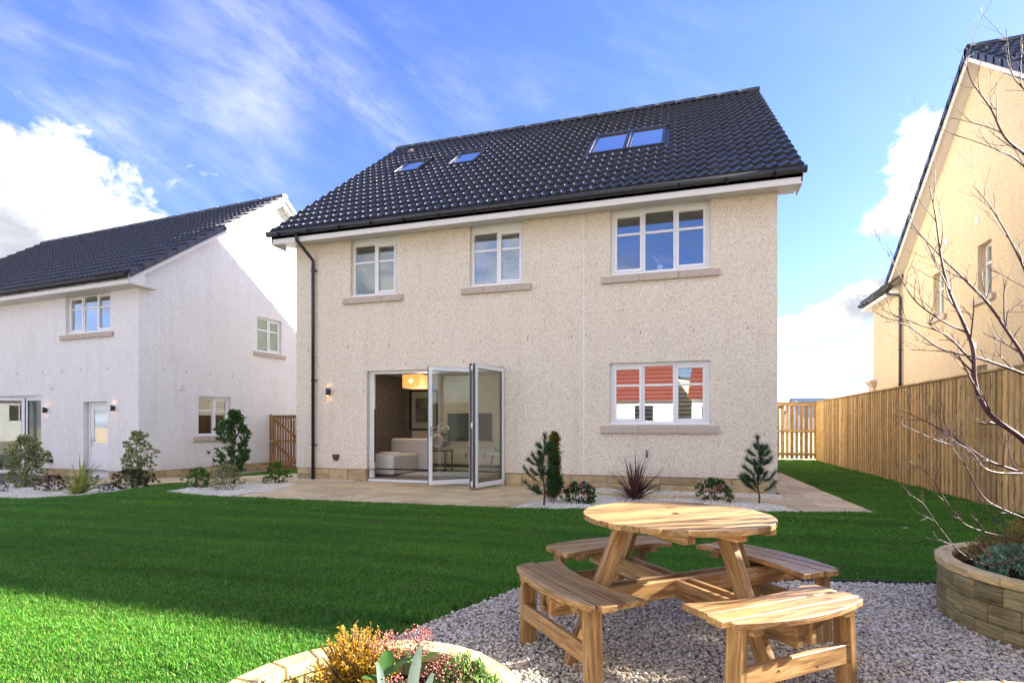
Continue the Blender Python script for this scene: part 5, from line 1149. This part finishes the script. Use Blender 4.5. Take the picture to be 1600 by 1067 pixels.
limb([base[2], wpt(1640, 650, 3.2), wpt(1600, 560, 3.2), wpt(1575, 520, 3.2), wpt(1540, 470, 3.2), wpt(1500, 430, 3.15), wpt(1450, 380, 3.1), wpt(1420, 345, 3.1)], .016, .002, 6, .3)
limb([base[2], wpt(1660, 620, 3.3), wpt(1612, 590, 3.3), wpt(1530, 560, 3.25), wpt(1470, 545, 3.2), wpt(1420, 510, 3.15), wpt(1385, 502, 3.1)], .014, .0018, 6, .25)
limb([base[2], wpt(1650, 500, 3.3), wpt(1640, 380, 3.3), wpt(1612, 260, 3.3), wpt(1570, 215, 3.2), wpt(1548, 170, 3.2), wpt(1515, 120, 3.1), wpt(1514, 75, 3.1)], .014, .002, 7, .3)
limb([wpt(1735, 400, 3.2), wpt(1660, 330, 3.1), wpt(1600, 260, 3.1), wpt(1560, 235, 3.05), wpt(1490, 210, 3.0)], .010, .0016, 4, .25)
limb([wpt(1740, 330, 3.2), wpt(1660, 200, 3.1), wpt(1600, 140, 3.1), wpt(1580, 110, 3.05), wpt(1572, 45, 3.0)], .008, .0016, 3, .22)
limb([base[1], wpt(1660, 770, 3.0), wpt(1600, 740, 2.95), wpt(1545, 720, 2.9), wpt(1500, 690, 2.9), wpt(1450, 660, 2.85), wpt(1405, 640, 2.8)], .012, .0018, 7, .24)
limb([wpt(1600, 740, 2.95), wpt(1545, 735, 2.85), wpt(1510, 700, 2.8), wpt(1470, 690, 2.8), wpt(1400, 660, 2.75)], .007, .0016, 4, .2)
limb([base[1], wpt(1670, 840, 2.9), wpt(1600, 810, 2.85), wpt(1540, 780, 2.8), wpt(1510, 730, 2.75), wpt(1480, 690, 2.75)], .010, .0018, 5, .22)
limb([base[0]+Vector((0, 0, .2)), wpt(1690, 860, 2.85), wpt(1600, 872, 2.8), wpt(1545, 883, 2.75), wpt(1500, 862, 2.7), wpt(1465, 820, 2.7), wpt(1440, 785, 2.65), wpt(1410, 768, 2.65)], .008, .0018, 5, .2)
limb([wpt(1690, 860, 2.85), wpt(1600, 845, 2.85), wpt(1520, 825, 2.8), wpt(1490, 800, 2.75), wpt(1450, 740, 2.7), wpt(1415, 718, 2.7)], .007, .0016, 4, .18)
limb([base[2], wpt(1640, 560, 3.4), wpt(1615, 470, 3.4), wpt(1600, 420, 3.4), wpt(1570, 360, 3.35), wpt(1545, 320, 3.3), wpt(1520, 290, 3.3)], .012, .0018, 6, .28)
tag(twigs.build('twigs', M_bark, tree), kind='stuff')

# ------------------------------------------------------------------ scattered ground cover (instanced)
def scatter(name, label, cat, pts, idx, rot, scl, variants, kind='stuff'):
    me = bpy.data.meshes.new(name+'_points'); me.from_pydata(pts, [], [])
    a = me.attributes.new('vi', 'INT', 'POINT'); a.data.foreach_set('value', idx)
    a = me.attributes.new('vr', 'FLOAT_VECTOR', 'POINT'); a.data.foreach_set('vector', [c for r in rot for c in r])
    a = me.attributes.new('vs', 'FLOAT_VECTOR', 'POINT'); a.data.foreach_set('vector', [c for r in scl for c in r])
    o = bpy.data.objects.new(name, me); C.objects.link(o); tag(o, label, cat, kind=kind)
    g = bpy.data.node_groups.new(name, 'GeometryNodeTree'); g.interface.new_socket('Geometry', in_out='INPUT', socket_type='NodeSocketGeometry'); g.interface.new_socket('Geometry', in_out='OUTPUT', socket_type='NodeSocketGeometry')
    N = g.nodes; gi = N.new('NodeGroupInput'); go = N.new('NodeGroupOutput'); jn = N.new('GeometryNodeJoinGeometry')
    for v in reversed(variants):
        oi = N.new('GeometryNodeObjectInfo'); oi.inputs['Object'].default_value = v; oi.inputs['As Instance'].default_value = True; g.links.new(oi.outputs['Geometry'], jn.inputs[0])
    iop = N.new('GeometryNodeInstanceOnPoints'); g.links.new(gi.outputs[0], iop.inputs['Points']); g.links.new(jn.outputs[0], iop.inputs['Instance']); iop.inputs['Pick Instance'].default_value = True
    for nm, ty, sk in (('vi', 'INT', 'Instance Index'), ('vr', 'FLOAT_VECTOR', 'Rotation'), ('vs', 'FLOAT_VECTOR', 'Scale')):
        na = N.new('GeometryNodeInputNamedAttribute'); na.data_type = ty; na.inputs['Name'].default_value = nm; g.links.new(na.outputs['Attribute'], iop.inputs[sk])
    g.links.new(iop.outputs[0], go.inputs[0]); md = o.modifiers.new('scatter', 'NODES'); md.node_group = g; return o
def source(name, me): return bpy.data.objects.new(name, me)     # kept out of the scene: only the scatter uses it
def grass_patch(seed, n, rad, h, w):
    rng = random.Random(seed); vs = []; fs = []
    for k in range(n):
        a = rng.uniform(0, 2*pi); q = rad*sqrt(rng.random()); x, y = q*cos(a), q*sin(a); b = rng.uniform(0, 2*pi); hh = h*rng.uniform(.55, 1.15); lean = rng.uniform(.1, .75)*hh; ww = w*rng.uniform(.7, 1.2)/2
        c, s = cos(b), sin(b); sx, sy = -s*ww, c*ww; i = len(vs)
        vs += [(x-sx, y-sy, -.004), (x+sx, y+sy, -.004), (x+c*lean*.35-sx*.8, y+s*lean*.35-sy*.8, hh*.6), (x+c*lean*.35+sx*.8, y+s*lean*.35+sy*.8, hh*.6), (x+c*lean, y+s*lean, hh*rng.uniform(.8, 1))]
        fs += [(i, i+1, i+3, i+2), (i+2, i+3, i+4)]
    me = bpy.data.meshes.new('grass_patch'); me.from_pydata(vs, [], fs); me.materials.append(M_grass); return me
GV = [source('grass_patch', grass_patch(s, 380, .10, .036, .0042)) for s in (1, 2, 3)]+[source('grass_patch_far', grass_patch(s, 420, .17, .036, .0075)) for s in (4, 5)]+[source('grass_tuft', grass_patch(s, 16, .022, .030, .0042)) for s in (6, 7)]
P, I, RO, SC = [], [], [], []; rng = random.Random(12)
A_ = R(17.07)
def infov(x, y, mg=.6):
    f = -x*sin(A_)+y*cos(A_); r = x*cos(A_)+y*sin(A_); return f > .3 and abs(r) < f*.927+mg
HOLES = [(-.91, 1.45, .49), (2.35, 4.03, .80), (1.08, 1.69, .5)]
def grass_at(x, y, v, z, s):
    P.append((x, y, z)); I.append(v); RO.append((rng.uniform(-.06, .06), rng.uniform(-.06, .06), rng.uniform(0, 6.28))); k = s*rng.uniform(.85, 1.2); SC.append((k, k, k*rng.uniform(.75, 1.15)))
def fill(poly, x0, x1, y0, y1):
    step = .085; y = y0
    while y < y1:
        x = x0; near = y < 6.2; st_ = step if near else .15
        while x < x1:
            X = x+rng.uniform(-.5, .5)*st_; Yy = y+rng.uniform(-.5, .5)*st_; x += st_
            if not infov(X, Yy): continue
            if not inpoly(X, Yy, poly): continue
            dd = pdist(X, Yy, poly)
            if any((X-a)**2+(Yy-b)**2 < (c+.09)**2 for a, b, c in HOLES): continue
            if inpoly(X, Yy, GRAV): continue
            if poly is LAWN and X > -3 and Yy < 5.5: dd = min(dd, pdist(X, Yy, GRAV))
            if dd < (.09 if near else .14): continue
            grass_at(X, Yy, rng.choice((0, 1, 2)) if near else rng.choice((3, 4)), gz(X)+.002, 1)
        y += st_
fill(LAWN, -19, 4.4, .3, 21.2); fill(LAWN2, -12, -9, 11.7, 14.5)
def edge(poly, skip=None, wd=.15):
    for i in range(len(poly)):
        a = Vector(poly[i]); b = Vector(poly[(i+1) % len(poly)]); L = (b-a).length; n = int(L*wd/.00085); d = (b-a)
        if n > 30000: n = 0
        nn = Vector((-d.y, d.x)).normalized()
        for k in range(n):
            q = rng.random(); p = a+d*rng.random()+nn*wd*(q*2-1)
            if not infov(p.x, p.y, .1): continue
            dist = p.length
            if dist > 6 and rng.random() < .45: continue
            if dist > 12 and rng.random() < .5: continue
            if inpoly(p.x, p.y, LAWN if poly is not LAWN2 else LAWN2) and not inpoly(p.x, p.y, GRAV) and not any((p.x-A)**2+(p.y-B)**2 < c*c for A, B, c in HOLES): grass_at(p.x, p.y, rng.choice((5, 6)), gz(p.x)+.002, 1 if dist < 6 else 1.35)
edge(LAWN[3:]+[LAWN[0]]); edge(GRAV); edge(LAWN2)
for a, b, c in HOLES[:2]:
    for k in range(900):
        an = rng.uniform(0, 2*pi); q = c+rng.uniform(.0, .1); x, y = a+q*cos(an), b+q*sin(an)
        if inpoly(x, y, LAWN) and not inpoly(x, y, GRAV) and infov(x, y): grass_at(x, y, rng.choice((5, 6)), .002, 1)
scatter('lawn_grass', 'short mown green grass of the lawn', 'grass', P, I, RO, SC, GV); NG = len(P)
def stone(seed, mat):
    rng = random.Random(seed); bm = bmesh.new(); bmesh.ops.create_icosphere(bm, subdivisions=1, radius=1)
    off = rdir(rng)*3
    for v in bm.verts:
        k = 1+.35*mnoise.noise(v.co*1.3+off); v.co = Vector((v.co.x*k*1.15, v.co.y*k*.85, v.co.z*k*.62))
    for f in bm.faces: f.smooth = False
    me = bpy.data.meshes.new('stone'); bm.to_mesh(me); bm.free(); me.materials.append(mat); return me
GS = [source('gravel_stone', stone(s, M_gravel)) for s in range(6)]; CS = [source('chipping_stone', stone(s+20, M_chips)) for s in range(5)]
P, I, RO, SC = [], [], [], []
def stones(poly, dens, r0, r1, nv, zb, layers, ok=lambda x, y: True):
    xs = [p[0] for p in poly]; ys = [p[1] for p in poly]; A = (max(xs)-min(xs))*(max(ys)-min(ys))
    for k in range(int(A*dens)):
        x = rng.uniform(min(xs), max(xs)); y = rng.uniform(min(ys), max(ys))
        if not inpoly(x, y, poly) or not infov(x, y, .2) or not ok(x, y): continue
        P.append((x, y, gz(x)+zb+layers*rng.random()**1.5)); I.append(rng.randrange(nv)); RO.append((rng.uniform(-.5, .5), rng.uniform(-.5, .5), rng.uniform(0, 6.28))); s = rng.uniform(r0, r1)*(1.35 if rng.random() < .1 else 1); SC.append((s, s, s))
okg = lambda x, y: not any((x-a)**2+(y-b)**2 < (c-.02)**2 for a, b, c in HOLES)
stones(GRAV, 8200, .0065, .0115, 6, .006, .022, okg)
scatter('gravel', 'pale grey and buff gravel under the picnic table', 'gravel', P, I, RO, SC, GS)
for (poly, lb) in ((BED_R, 'white stone chippings of the bed in front of the right hand window'), (BED_M, 'white stone chippings of the bed by the laurel tree'), (BED_L, 'white stone chippings of the bed along the white house'), (BED_W, 'white stone chippings in the strip against the cream house wall'), (BED_D, 'white stone chippings by the downpipe')):
    P, I, RO, SC = [], [], [], []; stones(poly, 5200, .008, .015, 5, .008, .020); scatter('stone_chippings', lb, 'gravel', P, I, RO, SC, CS)
# dead leaves and crumbs lying about
lvs = [(1.9, 7.2), (2.40, 7.34), (-6.1, 5.2), (-2.6, 5.4), (-4.4, 6.9), (1.2, 5.6)]
for i, (x, y) in [(1, (2.40, 7.34))]:
    o = thing('fallen_leaf', ['curled pale fallen leaf on the lawn beside the right planter', 'pale dry fallen leaf lying on the lawn before the fence'][i], 'leaf', (x, y, .03)); m = MB(); random.seed(i); leaf_quads(m, (0, 0, 0), (1, .2, .02), .09, .045, fold=.25); m.build('blade', M_flower, o)
# black edging strip round the gravel
m = MB(); pe = [(.35, 4.51), (.627, 4.59), (1.3, 4.765), (1.85, 4.875)]
for i in range(len(pe)-1):
    (a, b), (c, d) = pe[i], pe[i+1]; m.add([(a, b, 0), (c, d, 0), (c, d, .035), (a, b, .035), (a, b+.006, 0), (c, d+.006, 0), (c, d+.006, .035), (a, b+.006, .035)], [(0, 1, 2, 3), (7, 6, 5, 4), (3, 2, 6, 7)])
tag(m.build('edging_strip', M_dark), 'thin dark edging strip between the gravel and the lawn', 'edging')
print('counts: grass', NG, 'objects', len(bpy.data.objects))
